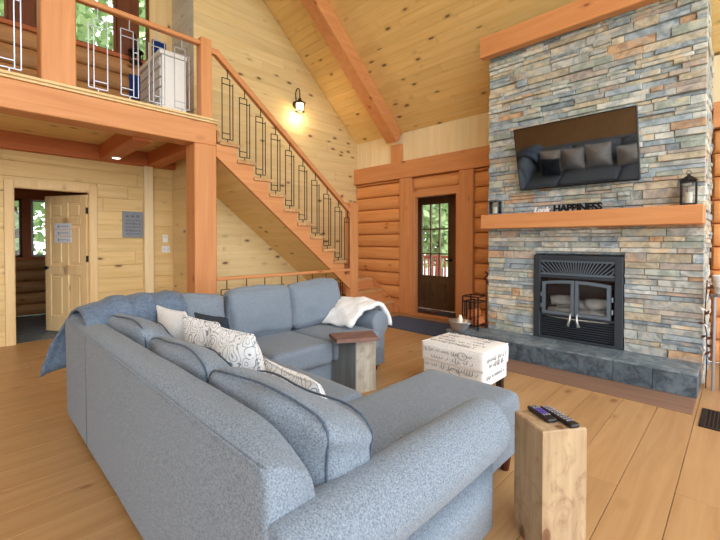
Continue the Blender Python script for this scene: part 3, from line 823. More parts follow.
# base frames
MB().box((-3.50, YB + .15, .07), (-.93, 1.62, .27), .02).box((-3.50, 1.5, .07), (-2.68, 2.98, .27), .02).box((-1.585, 1.5, .07), (-.955, 2.31, .27), .02).build('base', SF, so)
def seat(x0, x1, y0, y1, sd, z0=.26, z1=.455):
    c = ((x0 + x1) / 2, (y0 + y1) / 2, (z0 + z1) / 2)
    MB().soft(c, (x1 - x0, y1 - y0, z1 - z0), .045, (0, 0, .012), 14, .005, sd).build('seat_cushion', SF, so, True)
seat(-3.42, -2.60, .72, 1.68, 1); seat(-2.59, -1.60, .72, 1.68, 2)
seat(-3.42, -2.60, 1.69, 2.32, 3); seat(-3.42, -2.60, 2.33, 2.96, 4)
seat(-1.59, -.935, .72, 2.34, 5)
# arms: rolled
def arm_prof(c, z, r, body_in, body_out, side):
    """profile in (p,z); roll centre (c,z), body between body_in/out ; side=+1 outer towards +p"""
    pts = [(body_in, .06), (body_in, z - r * .2)]
    for k in range(15):
        a = math.pi * 1.02 - (math.pi * 1.42) * k / 14
        pts.append((c + side * r * math.cos(a), z + r * math.sin(a)))
    pts += [(body_out, z - r * .9), (body_out, .06)]
    return pts
band(arm_prof(-.832, .507, .128, -.955, -.79, 1), YB + .004, 1.665, 'Y', 22, .004, 5, endr=.014).build('arm', SF, so, True)
band(arm_prof(3.06, .495, .128, 2.945, 3.12, 1), -3.56, -2.70, 'X', 14, .004, 6).build('arm', SF, so, True)
# piping on arm fronts
def ring(prof, u, axis, r=.005, shrink=.985):
    K = len(prof); cx_ = sum(p[0] for p in prof) / K; cz_ = sum(p[1] for p in prof) / K
    pts = [((cx_ + (p - cx_) * shrink), cz_ + (q - cz_) * shrink) for p, q in prof]
    return MB().tube([(p, u, q) if axis == 'Y' else (u, p, q) for p, q in pts], r, 5, True)
# back cushions
def back_cushion(c, size, M, sd, pip=True, puff=.05):
    def sag(Q, p=None):
        if not pip: return Q
        k = max(0, Q.z / (size[2] / 2)); f = (Q.y / (size[1] / 2) + 1) / 2; e = abs(Q.x / (size[0] / 2))
        return Vector((Q.x, Q.y, Q.z - .095 * k * f - .05 * k * e ** 3))
    m = MB().soft(c, size, .07, (0, puff, .012), 22, .024, sd, M, nzs=4, fn=sag); o = m.build('back_cushion', SF, so, True)
    if pip:
        for s_ in (-1, 1):
            hx, hz, y = size[0] / 2 - .027, size[2] / 2 - .027, s_ * (size[1] / 2 - .014)
            pts = []
            for (sx_, sz_) in ((-1, -1), (1, -1), (1, 1), (-1, 1)):
                for k in range(4):
                    a = {(-1, -1): math.pi, (1, -1): 1.5 * math.pi, (1, 1): 0, (-1, 1): .5 * math.pi}[(sx_, sz_)] + k / 3 * math.pi / 2
                    pts.append((sx_ * (hx - .05) + .056 * math.cos(a), y, sz_ * (hz - .05) + .056 * math.sin(a)))
            full = []
            for i in range(len(pts)):
                p, q = Vector(pts[i]), Vector(pts[(i + 1) % len(pts)]); nn = max(1, int((q - p).length / .05))
                for k in range(nn): full.append(p.lerp(q, k / nn))
            out = []
            for P in full:
                d = noise.noise_vector(Vector((P.x * 4 + sd * 3.1, P.y * 4, P.z * 4 + sd))) * .024
                px_ = max(-1, min(1, P.x / (size[0] / 2))); 
                out.append(sag(P) + d + Vector(c) + Vector((0, 0, (1 if P.z > 0 else -1) * .012 * (1 - px_ ** 2) if abs(P.z) > hz * .8 else 0)))
            MB().tube(out, .0045, 6, True, M=M).build('piping', 'sofa_piping', o, True)
    return o
def upright(x, y, z, rz_=0, tilt=0): return Matrix.Translation((x, y, z)) @ Matrix.Rotation(math.radians(rz_), 4, 'Z') @ Matrix.Rotation(math.radians(tilt), 4, 'X')
back_cushion((0, 0, 0), (.76, .22, .42), upright(-1.25, .84, .655, 2, 3), 1)
back_cushion((0, 0, 0), (.80, .19, .42), upright(-2.04, .83, .655, -1, 3), 2)
back_cushion((0, 0, 0), (.80, .19, .44), upright(-2.86, .83, .66, 2, 3), 3)
back_cushion((0, 0, 0), (.70, .19, .44), upright(-3.30, 1.25, .675, -93, 9), 4, False)
back_cushion((0, 0, 0), (.68, .19, .46), upright(-3.30, 1.97, .685, -90, 9), 5, False)
back_cushion((0, 0, 0), (.66, .19, .46), upright(-3.30, 2.64, .695, -91, 9), 6, False)
def foot(x, y, z1=.075, mat='sofa_foot', par=None, r0=.022, r1=.034):
    MB().lathe([(r0, 0), (r1, z1)], (x, y, 0), 10).build('foot', mat, par or so)
for (x, y) in ((-3.5, .62), (-.99, 2.24), (-1.52, 2.24), (-.86, .7), (-.84, 1.58), (-2.76, 3.04), (-3.5, 3.0)): foot(x, y)

# ---- pillows
def pillow(name, label, mat, sz, M, sd, th=.15, group=None, n=16):
    m = MB()
    def fn(Q, p):
        u, v = p[0], p[2]; k = 1 - .10 * (1 - abs(u)) * 0
        pin = .06 * (1 - u * u) * abs(v) + 0
        return (Q.x * (1 - .07 * (1 - v * v)), Q.y * (1 - .86 * max(abs(u), abs(v)) ** 3), Q.z * (1 - .07 * (1 - u * u)))
    m.soft((0, 0, 0), (sz[0], th * .55, sz[1]), .03, (0, th * .5, 0), n, .006, sd, M, fn=fn)
    o = m.build(name, mat, None, True); setp(o, label, 'pillow', group)
    return o
pillow('throw_pillow', 'white pillow with grey scroll print standing against the middle back cushion', 'scroll_print', (.46, .46), upright(-1.98, 1.06, .665, 4, 14), 3, .16)
pillow('throw_pillow', 'pale printed pillow between the plain pale pillow and the larger printed one', 'scroll_print', (.44, .44), upright(-2.42, 1.08, .665, 6, 14), 4, .15)
pillow('throw_pillow', 'low white scroll print pillow leaning behind the nearest back cushion', 'scroll_print', (.48, .38), upright(-1.45, 1.08, .60, -4, 20), 8, .15)
pillow('throw_pillow', 'dark navy charcoal pillow in front of the pale pillow in the far corner', 'charcoal_pillow', (.40, .36), upright(-2.78, 1.30, .645, 12, 14), 5, .12)
pillow('throw_pillow', 'pale plain pillow tucked in the far corner of the sofa', 'cream_fabric', (.44, .44), upright(-2.85, 1.05, .675, 6, 12), 6, .13)

# ---- throws
def cloth(name, rows, mat, thick=.012, nz=.012, label='', cat='throw', seed=0, sc=7):
    """rows: list of polylines (same count) -> thick cloth"""
    m = MB(); a = len(rows); b = len(rows[0]); P = []
    for i in range(a):
        for j in range(b):
            p = Vector(rows[i][j]); P.append(p + noise.noise_vector(p * sc + Vector((seed, 0, 0))) * nz + noise.noise_vector(p * sc * 2.7) * nz * .4)
    Nn = []
    for i in range(a):
        for j in range(b):
            u = P[min(i + 1, a - 1) * b + j] - P[max(i - 1, 0) * b + j]; v = P[i * b + min(j + 1, b - 1)] - P[i * b + max(j - 1, 0)]
            nn = u.cross(v); Nn.append(nn.normalized() if nn.length > 1e-9 else Vector((0, 0, 1)))
    vs = [p + n_ * thick / 2 for p, n_ in zip(P, Nn)] + [p - n_ * thick / 2 for p, n_ in zip(P, Nn)]
    K = a * b; fs = []
    for i in range(a - 1):
        for j in range(b - 1):
            q = (i * b + j, i * b + j + 1, (i + 1) * b + j + 1, (i + 1) * b + j); fs.append(q); fs.append(tuple(K + t_ for t_ in q[::-1]))
    for i in range(a - 1):
        for j in (0, b - 1): fs.append((i * b + j, (i + 1) * b + j, K + (i + 1) * b + j, K + i * b + j))
    for j in range(b - 1):
        for i in (0, a - 1): fs.append((i * b + j, i * b + j + 1, K + i * b + j + 1, K + i * b + j))
    m.add(vs, fs); o = m.build(name, mat, None, True); setp(o, label, cat); return o
def resample(pts, n):
    pts = [Vector(p) for p in pts]; d = [0]
    for i in range(1, len(pts)): d.append(d[-1] + (pts[i] - pts[i - 1]).length)
    out = []
    for k in range(n):
        t = d[-1] * k / (n - 1); i = 1
        while i < len(pts) - 1 and d[i] < t: i += 1
        f = (t - d[i - 1]) / max(1e-9, d[i] - d[i - 1]); out.append(pts[i - 1].lerp(pts[i], f))
    for _ in range(2):
        out = [out[0]] + [(out[i - 1] + out[i] * 2 + out[i + 1]) / 4 for i in range(1, n - 1)] + [out[-1]]
    return out
rows = []
for i in range(30):
    t = i / 29; y = .44 + .66 * t; f = .010 * math.sin(t * 23) + .006 * math.sin(t * 51)
    drop = .33 + .1 * t + .02 * math.sin(t * 9)
    k = max(0, 1 - t / .3) ; y += .12; zz = -.07 * k
    rows.append(resample([(-3.06 + f, y, .70 + .06 * t), (-3.09 + f, y, .86 + zz), (-3.22, y, .945 + f + zz), (-3.42, y, .935 + f * .6 + zz), (-3.60, y - .02 * k, .86 + zz), (-3.67 - f, y - .05 * k, .76 + zz), (-3.72 - f * 1.5, y - .10 * k, .6), (-3.78 - f * 2, y - .17 * k, drop)], 26))
cloth('throw_blanket', rows, 'blue_throw', .014, .012, 'blue throw blanket draped over the far back corner of the sofa')
rows = []
for i in range(20):
    t = i / 19; x = -3.36 + .64 * t; f = .012 * math.sin(t * 24); e = .03 * math.sin(t * 3.1)
    rows.append(resample([(x - .08, 2.66 + .06 * t, .49), (x - .06, 2.72 + .04 * t + f, .55 + f), (x - .03, 2.82 + f, .63 + e), (x, 2.93, .675 + f + e), (x, 3.0, .695 + e), (x, 3.08, .69 + e), (x, 3.19, .64), (x, 3.245 + f, .55), (x, 3.255 + f, .44)], 24))
cloth('throw_blanket', rows, 'white_throw', .040, .024, 'fluffy white throw folded over the far sofa arm', seed=4, sc=9)

# ================================================================ OTTOMAN
ot = thing('ottoman', 'white script print footstool on dark wooden legs before the hearth', 'ottoman', (-1.82, 3.2, 0))
ox0, ox1, oy0, oy1 = -2.13, -1.50, 2.98, 3.47
oc = ((ox0 + ox1) / 2, (oy0 + oy1) / 2)
MB().soft((oc[0], oc[1], .345), (ox1 - ox0, oy1 - oy0, .17), .03, (.004, .004, .018), 14, .003, 2).build('top_cushion', 'cream_fabric', ot, True)
MB().soft((oc[0], oc[1], .20), (ox1 - ox0 - .03, oy1 - oy0 - .03, .15), .012, (0, 0, 0), 10, .001, 3).build('body', 'cream_fabric', ot, True)
m = MB()
for z in (.425, .268): m.tube([(ox0 + .01 if a in (0, 3) else ox1 - .01, oy0 + .01 if a in (0, 1) else oy1 - .01, z) for a in range(4)], .005, 5, True)
m.build('piping', 'cream_fabric', ot)
def script(m, P, U, V, length, h, seed):
    rr = random.Random(seed); P, U, V = Vector(P), Vector(U), Vector(V); t = 0; pts = []
    amp = h * .5; a0 = 0
    while t < length:
        if rr.random() < .04 and len(pts) > 8: m.tube(pts, .0019, 4); pts = []; t += h * .9; continue
        a0 += .7
        if rr.random() < .16: amp = h * rr.choice((.4, .5, .5, 1.0))
        pts.append(P + U * (t + h * .28 * math.sin(a0 * 1.0 + .9)) + V * (amp * math.sin(a0))); t += h * .11
    if len(pts) > 2: m.tube(pts, .0019, 4)
m = MB(); 
yf, xf = oy0 - .0055, ox1 + .0055
script(m, (ox0 + .05, yf, .375), (1, 0, 0), (0, 0, 1), .5, .022, 1); script(m, (ox0 + .12, yf, .315), (1, 0, 0), (0, 0, 1), .42, .028, 2)
script(m, (ox0 + .04, yf + .012, .235), (1, 0, 0), (0, 0, 1), .54, .026, 3); script(m, (ox0 + .06, yf + .012, .17), (1, 0, 0), (0, 0, 1), .4, .018, 4)
script(m, (xf, oy0 + .05, .36), (0, 1, 0), (0, 0, 1), .36, .022, 5); script(m, (xf, oy0 + .08, .31), (0, 1, 0), (0, 0, 1), .3, .022, 6); script(m, (xf - .012, oy0 + .06, .21), (0, 1, 0), (0, 0, 1), .34, .022, 7)
for k in range(5): script(m, (ox0 + .06 + .04 * (k % 2), oy0 + .07 + k * .085, .4455), (1, 0, 0), (0, 1, 0), .46, .03, 10 + k)
for (cx_, cz_, q) in ((-1.78, .21, .035), (-1.70, .37, .03)): m.tube([(cx_ + q * 1.5 * math.cos(a / 12 * 6.283), yf + (.012 if cz_ < .26 else -.001), cz_ + q * math.sin(a / 12 * 6.283)) for a in range(12)], .0022, 4, True)
setp(m.build('script_print', 'print_ink', ot), 'dark handwriting style print', kind='stuff')
for (x, y) in ((ox0 + .06, oy0 + .06), (ox1 - .06, oy0 + .06), (ox1 - .06, oy1 - .06), (ox0 + .06, oy1 - .06)):
    MB().prism([(x - .026, y - .026), (x + .026, y - .026), (x + .026, y + .026), (x - .026, y + .026)], 0, .13, 'Z').build('leg', 'dark_leg', ot)

# ================================================================ TIMBER BLOCK TABLES
def quadblock(name, pts, z0, z1, mat, par, c=.006):
    P = [Vector((*p, 0)) for p in pts]; cc = sum(P, Vector()) / 4; m = MB(); vs = []
    for (z, s_) in ((z0, 1), (z1 - c, 1), (z1, 1 - c / .12)):
        for p in P: q = cc + (p - cc) * s_; vs.append((q.x, q.y, z))
    fs = [(0, 3, 2, 1), (8, 9, 10, 11)] + [(r_ * 4 + k, r_ * 4 + (k + 1) % 4, r_ * 4 + 4 + (k + 1) % 4, r_ * 4 + 4 + k) for r_ in (0, 1) for k in range(4)]
    return m.add(vs, fs).build(name, mat, par)
nb_ = thing('block_table', 'tall light timber block table holding two remote controls', 'table', (-.61, 1.86, 0))
quadblock('block', [(-.757, 1.815), (-.586, 1.69), (-.465, 1.862), (-.640, 1.995)], 0, .555, 'beam_block', nb_)
# drying check and knots on the near face
fb_ = thing('block_table', 'weathered grey timber block table with reddish top in the middle of the room', 'table', (-2.45, 2.45, 0))
q = [(-2.68, 2.375), (-2.43, 2.43), (-2.37, 2.62), (-2.60, 2.57)]
quadblock('block', q, 0, .49, 'pale_block', fb_)
# grey slab face fixed to the front left side
A, Bq = Vector((-2.68, 2.375, 0)), Vector((-2.43, 2.43, 0)); dd = (Bq - A).normalized(); nn = Vector((dd.y, -dd.x, 0))
quadblock('side_board', [tuple((A + nn * .022).xy), tuple((Bq + nn * .022).xy), tuple((Bq + nn * .001).xy), tuple((A + nn * .001).xy)], .0, .49, 'grey_block', fb_, .002)
quadblock('top_board', [(-2.66, 2.31), (-2.43, 2.20), (-2.24, 2.52), (-2.47, 2.68)], .491, .522, 'block_top', fb_, .004)
def remote(label, x, y, ang, L, Wd, cols, violet=False):
    t = thing('remote_control', label, 'remote', (x, y, .556)); Mx = Matrix.Translation((x, y, .556)) @ Matrix.Rotation(ang, 4, 'Z')
    MB().soft((0, 0, .010), (L, Wd, .019), .009, (0, 0, .002), 8, 0, 0, Mx).build('body', 'remote_body', t, True)
    m1 = MB(); m2 = MB(); n = int(L / .02)
    for i in range(n - 1):
        for j in range(cols):
            (m2 if violet and 1 < i < 5 else m1).box((-L / 2 + .02 + i * .018 - .005, (j - (cols - 1) / 2) * Wd * .26 - .0035, .0195), (-L / 2 + .02 + i * .018 + .005, (j - (cols - 1) / 2) * Wd * .26 + .0035, .0235), .001, Mx)
    m1.build('buttons', 'button_grey', t)
    if m2.v: m2.build('buttons', 'button_violet', t)
an = math.atan2(1.69 - 1.815, -.586 + .757)
remote('short remote control with violet buttons, left on the light block table', -.645, 1.843, an + .02, .155, .05, 3, True)
remote('long black remote control, right on the light block table', -.580, 1.868, an + .08, .20, .048, 3)

# ================================================================ FIREPLACE INSERT
fi = thing('fireplace_insert', 'dark metal fireplace insert with double glass doors in the stone chimney', 'fireplace', (-1.33, 4.83, .217))
fx0, fx1, fz0, fz1 = -1.79, -.883, .218, 1.20; fy = 4.815
def fr(x0, x1, z0, z1, y0, y1, name, mat, par=fi, c=.004): return B((x0, y0, z0), (x1, y1, z1), name, mat, par, c)
fr(fx0, fx0 + .075, fz0, fz1, fy, 4.9, 'frame', 'insert_metal'); fr(fx1 - .075, fx1, fz0, fz1, fy, 4.9, 'frame', 'insert_metal')
fr(fx0 + .075, fx1 - .075, fz1 - .06, fz1, fy, 4.9, 'frame', 'insert_metal'); fr(fx0 + .075, fx1 - .075, fz0, fz0 + .03, fy, 4.9, 'frame', 'insert_metal')
ix0, ix1 = fx0 + .075, fx1 - .075; gz0_, gz1_ = fz1 - .235, fz1 - .06
fr(ix0, ix1, gz0_ - .035, gz0_, fy + .005, 4.9, 'rail', 'insert_metal')
# firebox cavity
cb = MB()
cb.box((fx0 + .02, 5.20, .23), (fx1 - .02, 5.22, 1.19), 0).box((fx0 + .02, 4.9, .23), (fx0 + .035, 5.2, 1.19), 0).box((fx1 - .035, 4.9, .23), (fx1 - .02, 5.2, 1.19), 0).box((fx0 + .02, 4.9, .40), (fx1 - .02, 5.2, .42), 0).box((fx0 + .02, 4.9, .93), (fx1 - .02, 5.2, .95), 0)
cb.build('firebox', 'firebrick', fi)
fr(ix0, ix1, gz0_, gz1_, 4.895, 4.90, 'grille_back', 'insert_dark', c=0)
# fan grille
m = MB(); cx_ = (ix0 + ix1) / 2; n = 29
for k in range(n):
    a = math.radians(28 + (180 - 56) * k / (n - 1)); f0 = Vector((cx_, gz0_ - .22)); 
    u = Vector((math.cos(a), math.sin(a)))
    t0 = (gz0_ - f0.y) / u.y; t1 = (gz1_ - f0.y) / u.y
    p0, p1 = f0 + u * t0, f0 + u * t1
    if p0.x < ix0 or p0.x > ix1: continue
    if p1.x < ix0: s_ = (ix0 - p0.x) / (p1.x - p0.x); p1 = p0 + (p1 - p0) * s_
    if p1.x > ix1: s_ = (ix1 - p0.x) / (p1.x - p0.x); p1 = p0 + (p1 - p0) * s_
    m.tube([(p0.x, 4.845, p0.y), (p1.x, 4.845, p1.y)], .0075, 4)
for z in (gz0_ + .012, gz1_ - .012): m.box((ix0, 4.838, z - .012), (ix1, 4.852, z + .012), .002)
for (xa, sgn) in ((ix0, 1), (ix1, -1)):
    for j in range(3): m.tube([(xa, 4.845, gz0_ + .02 + j * .045), (xa + sgn * (.10 - .03 * j), 4.845, gz0_ + .005 if 0 else gz0_ + .0 + .01)], .006, 4)
m.build('fan_grille', 'insert_rim', fi)
# louvres at the bottom
for k in range(8):
    z = fz0 + .045 + k * .026
    m = MB().add([(ix0, 4.83, z), (ix1, 4.83, z), (ix1, 4.865, z + .018), (ix0, 4.865, z + .018), (ix0, 4.83, z + .006), (ix1, 4.83, z + .006), (ix1, 4.865, z + .024), (ix0, 4.865, z + .024)], [(0, 1, 2, 3), (4, 7, 6, 5), (0, 4, 5, 1), (1, 5, 6, 2), (2, 6, 7, 3), (3, 7, 4, 0)]); m.build('louvre', 'insert_metal', fi)
fr(ix0, ix1, fz0 + .03, fz0 + .26, 4.885, 4.90, 'louvre_back', 'insert_dark', c=0)
fr(ix0, ix1, fz0 + .26, fz0 + .29, fy + .01, 4.9, 'rail', 'insert_metal')
# doors with arched head
dz0, dz1 = fz0 + .295, gz0_ - .05; mid = (ix0 + ix1) / 2
arch = lambda x: dz1 - .035 * ((x - mid) / ((ix1 - ix0) / 2)) ** 2
for (a, b, nm) in ((ix0 + .03, mid - .004, 'left'), (mid + .004, ix1 - .03, 'right')):
    d = MB(); tkn = .035; X = [a + (b - a) * k / 8 for k in range(9)]
    outer = [(x, arch(x)) for x in X]; inner = [(min(max(x, a + tkn), b - tkn), arch(x) - tkn) for x in X]
    yy0, yy1 = fy - .02, fy + .02
    def quad(p, q, r_, s_):
        d.add([(v_[0], yy, v_[1]) for yy in (yy0, yy1) for v_ in (p, q, r_, s_)], [(0, 1, 2, 3), (4, 7, 6, 5), (0, 4, 5, 1), (1, 5, 6, 2), (2, 6, 7, 3), (3, 7, 4, 0)])
    for k in range(8): quad(outer[k], outer[k + 1], inner[k + 1], inner[k])
    quad((a, dz0), (a + tkn, dz0), (a + tkn, inner[0][1]), (a, outer[0][1])); quad((b - tkn, dz0), (b, dz0), (b, outer[-1][1]), (b - tkn, inner[-1][1])); quad((a + tkn, dz0), (b - tkn, dz0), (b - tkn, dz0 + tkn), (a + tkn, dz0 + tkn))
    do = d.build('door', 'insert_rim', fi)
    g = MB().prism([(a + tkn * .8, dz0 + tkn * .8), (b - tkn * .8, dz0 + tkn * .8)] + [(p[0], p[1] + .005) for p in inner[::-1]], fy - .002, fy + .002, 'Y'); g.build('pane', 'smoke_glass', do)
    hx = mid - .035 if nm == 'left' else mid + .035
    MB().tube([(hx, fy - .022, dz0 + .03), (hx, fy - .05, dz0 + .02), (hx - .0, fy - .06, dz0 - .03), (hx - (.02 if nm == 'left' else -.02), fy - .065, dz0 - .11)], [.007, .008, .011, .017], 8).build('handle', 'steel', do, True)
    hx = a - .012 if nm == 'left' else b + .012
    for z in (dz0 + .09, dz1 - .18): MB().tube([(hx, fy - .01, z - .025), (hx, fy - .01, z + .025)], .011, 8).build('hinge', 'insert_rim', do)
for (p, q, r_, lab) in (((-1.66, 4.93, .50), (-1.02, 4.92, .51), .085, 'long pale log at the front inside the fireplace'), ((-1.60, 5.08, .58), (-1.06, 5.10, .60), .08, 'pale log lying at the back inside the fireplace'), ((-1.64, 4.97, .655), (-1.36, 5.02, .675), .06, 'short pale log on top at the left inside the fireplace'), ((-1.27, 5.0, .645), (-1.03, 4.98, .66), .06, 'short pale log on top at the right inside the fireplace')):
    v0, v1 = Vector(p), Vector(q)
    o = MB().tube([v0.lerp(v1, k / 5) + noise.noise_vector(v0 * 3 + Vector((k, 0, 0))) * .01 for k in range(6)], [r_ * .9, r_, r_ * 1.05, r_, r_ * .97, r_ * .85], 9).build('fire_log', 'white_log', None, True); setp(o, lab, 'firewood', 'logs inside the fireplace')

# ================================================================ TELEVISION
tv = thing('television', 'wide black flat screen television tilted on the chimney above the mantel', 'television', (-1.39, 4.78, 2.0))
TA = math.radians(17.5)
TM = Matrix.Translation((-1.335, 4.648, 2.32)) @ Matrix.Rotation(TA, 4, 'X')
hw, hh = .60, .363
MB().box((-hw, -.012, -hh), (hw, .035, hh), .006, TM).build('case', 'tv_frame', tv)
MB().box((-hw + .012, -.0135, -hh + .018), (hw - .012, -.0125, hh - .012), 0, TM).build('screen', 'tv_screen', tv)
MB().box((-.2, .03, -.2), (.2, .06, .2), .004, TM).box((-.12, .05, -.12), (.12, .185, .12), .003, Matrix.Translation((-1.335, 4.648, 2.32))).build('wall_mount', 'black_iron', tv)

# ================================================================ MANTEL ITEMS
def lantern(x, y, z, wd, h, mat, label, star=False):
    t = thing('candle_lantern', label, 'lantern', (x, y, z)); r = wd / 2; b = .02
    m = MB().box((x - r, y - r, z), (x + r, y + r, z + .018), .003)
    m.box((x - r, y - r, z + h * .72), (x + r, y + r, z + h * .72 + .014), .003)
    for sx_ in (-1, 1):
        for sy_ in (-1, 1): m.box((x + sx_ * (r - .006) - .005, y + sy_ * (r - .006) - .005, z + .018), (x + sx_ * (r - .006) + .005, y + sy_ * (r - .006) + .005, z + h * .72), .001)
    m.build('frame', mat, t)
    m = MB(); zt = z + h * .72 + .014
    if star: m.lathe([(r * 1.25, 0), (r * .5, h * .12), (.012, h * .16), (.012, h * .2)], (x, y, zt), 4, None); m.tube([(x + .018 * math.cos(a / 8 * 6.283), y, zt + h * .2 + .014 + .018 * math.sin(a / 8 * 6.283)) for a in range(8)], .003, 5, True)
    else: m.box((x - r * .8, y - r * .8, zt), (x + r * .8, y + r * .8, zt + .01), .002)
    m.build('roof', mat, t)
    MB().lathe([(r * .45, 0), (r * .47, .005), (r * .46, h * .34), (r * .4, h * .35)], (x, y, z + .018), 14).build('candle', 'wax', t, True)
    m = MB()
    for (dx, dy) in ((0, -1), (1, 0), (-1, 0), (0, 1)): m.box((x + dx * (r - .006) - (.001 if dx else r - .012), y + dy * (r - .006) - (.001 if dy else r - .012), z + .018), (x + dx * (r - .006) + (.001 if dx else r - .012), y + dy * (r - .006) + (.001 if dy else r - .012), z + h * .72), 0)
    m.build('pane', 'clear_glass', t)
lantern(-2.235, 4.72, 1.691, .13, .235, 'insert_rim', 'grey metal candle lantern on the left end of the mantel')
lantern(-.36, 4.72, 1.691, .12, .30, 'black_iron', 'black candle lantern with pointed roof on the right end of the mantel', True)
def text(name, s_, size, M, mat, label, cat, ext=.012, off=.0, shear=0, space=1.0):
    cu = bpy.data.curves.new(name, 'FONT'); cu.body = s_; cu.size = size; cu.extrude = ext; cu.offset = off; cu.shear = shear; cu.space_character = space; cu.resolution_u = 3
    to = bpy.data.objects.new(name + '_tmp', cu); COL.objects.link(to); dg = bpy.context.evaluated_depsgraph_get(); dg.update()
    me = bpy.data.meshes.new_from_object(to.evaluated_get(dg)); bpy.data.objects.remove(to)
    me.transform(M); me.materials.clear(); me.materials.append(MATS[mat])
    c = sum((v.co for v in me.vertices), Vector()) / len(me.vertices); c.z = min(v.co.z for v in me.vertices); me.transform(Matrix.Translation(-c))
    o = bpy.data.objects.new(name, me); COL.objects.link(o); o.location = c; setp(o, label, cat); return o
SX = Matrix.Rotation(math.pi / 2, 4, 'X')
text('word_sign', 'HAPPINESS', .105, Matrix.Translation((-1.53, 4.68, 1.6915)) @ SX, 'black_iron', 'black cut out word HAPPINESS standing on the mantel', 'sign', .010, .0042, 0, .93)
text('word_sign', 'Look', .085, Matrix.Translation((-1.745, 4.68, 1.6915)) @ SX, 'white_paint', 'small white cut out script word at the left of the mantel', 'sign', .008, .003, .25, .95)

# ================================================================ WALL LAMPS
def wall_lamp(name, label, P, out, glow, s_=1.0):
    """P = wall point, lamp hangs in front of it along +X, arm curls over"""
    t = thing(name, label, 'lamp', P); x, y, z = P
    MB().tube([(x, y, z), (x + .012 * s_, y, z), (x + .022 * s_, y, z)], [.055 * s_, .055 * s_, .03 * s_], 14).build('wall_plate', 'bronze_iron', t, True)
    pts = []
    for k in range(13):
        a = math.pi * 1.25 - k / 12 * math.pi * 1.35; pts.append((x + out / 2 + out / 2 * math.cos(a), y, z + .14 * s_ + .09 * s_ * math.sin(a)))
    pts = [(x + .01, y, z), (x + .02, y, z + .05 * s_)] + pts[2:] + [(x + out, y, z + .08 * s_)]
    MB().tube(pts, .008 * s_, 8).build('arm', 'bronze_iron', t, True)
    c = (x + out, y, z - .12 * s_)
    MB().lathe([(.012 * s_, .20 * s_), (.02 * s_, .185 * s_), (.03 * s_, .16 * s_), (.085 * s_, .125 * s_), (.08 * s_, .118 * s_)], c, 12).build('cap', 'bronze_iron', t, True)
    m = MB().lathe([(.055 * s_, -.012 * s_), (.07 * s_, -.005 * s_), (.07 * s_, .003 * s_)], c, 12)
    for k in range(6):
        a = k / 6 * 6.283 + .3; m.tube([(c[0] + .062 * s_ * math.cos(a), c[1] + .062 * s_ * math.sin(a), c[2]), (c[0] + .07 * s_ * math.cos(a), c[1] + .07 * s_ * math.sin(a), c[2] + .12 * s_)], .004 * s_, 5)
    m.build('cage', 'bronze_iron', t, True)
    MB().lathe([(.045 * s_, .004 * s_), (.052 * s_, .02 * s_), (.054 * s_, .115 * s_)], c, 12).build('glass_shade', glow, t, True)
    return t, c
t, c = wall_lamp('wall_lamp', 'lit bronze lantern wall lamp on the pine wall above the stairs', (-5.884, 4.30, 3.86), .13, 'lamp_glow', 1.25)
ld = bpy.data.lights.new('lamp_light', 'POINT'); ld.energy = 8; ld.color = (1, .72, .42); ld.shadow_soft_size = .06
lo = bpy.data.objects.new('lamp_light', ld); COL.objects.link(lo); lo.location = (c[0] + .02, c[1] - .0, c[2] - .07)
wall_lamp('wall_lamp', 'unlit lantern wall lamp seen through the loft railing', (-6.73, 1.86, 4.22), .14, 'clear_glass', 1.3)
lc = thing('ceiling_light', 'small round white ceiling light on a beam under the loft', 'light', (-6.35, 1.53, 2.53))
MB().lathe([(.055, 0), (.07, .008), (.07, .018)], (-6.35, 1.53, 2.532), 18).build('rim', 'white_paint', lc, True); MB().lathe([(.04, 0), (.052, .004)], (-6.35, 1.53, 2.528), 16).build('lens', 'cool_glow', lc)

# ================================================================ WALL ITEMS UNDER THE LOFT
ws_ = thing('wall_sign', 'grey board sign with dark lettering on the pine wall beside the open door', 'sign', (-6.75, 1.87, 1.41))
B((-6.756, 1.70, 1.415), (-6.735, 1.98, 1.815), 'board', 'grey_sign', ws_, .003)
m = MB(); z = 1.765
for ln, (h_, n_) in enumerate(((.045, 3), (.028, 6), (.035, 5), (.028, 7), (.035, 5), (.024, 7))):
    u = 1.74
    for k in range(n_):
        wd_ = R.uniform(.6, 1.0) * .20 / n_; m.box((-6.7352, u, z - h_), (-6.733, u + wd_, z - h_ * R.uniform(.0, .35)), 0); u += .215 / n_
    z -= h_ + .022
setp(m.build('lettering', 'print_ink', ws_), kind='stuff')
for (y, z, a, b, lab) in ((2.315, 1.40, .04, .062, 'upright white thermostat on the pine wall left of the timber post'), (2.325, 1.225, .062, .055, 'white double light switch plate below the thermostat')):
    t = thing('switch_plate' if z < 1.3 else 'thermostat', lab, 'switch' if z < 1.3 else 'thermostat', (-6.75, y, z))
    B((-6.756, y - a, z - b), (-6.742, y + a, z + b), 'plate', 'white_paint', t, .003)
    if z < 1.3:
        for q_ in (-.03, .03): MB().box((-6.742, y + q_ - .012, z - .025), (-6.737, y + q_ + .012, z + .025), .002).build('rocker', 'white_sign', t)
    else: MB().box((-6.742, y - .025, z + .01), (-6.739, y + .025, z + .045), .001).build('display', 'white_sign', t)

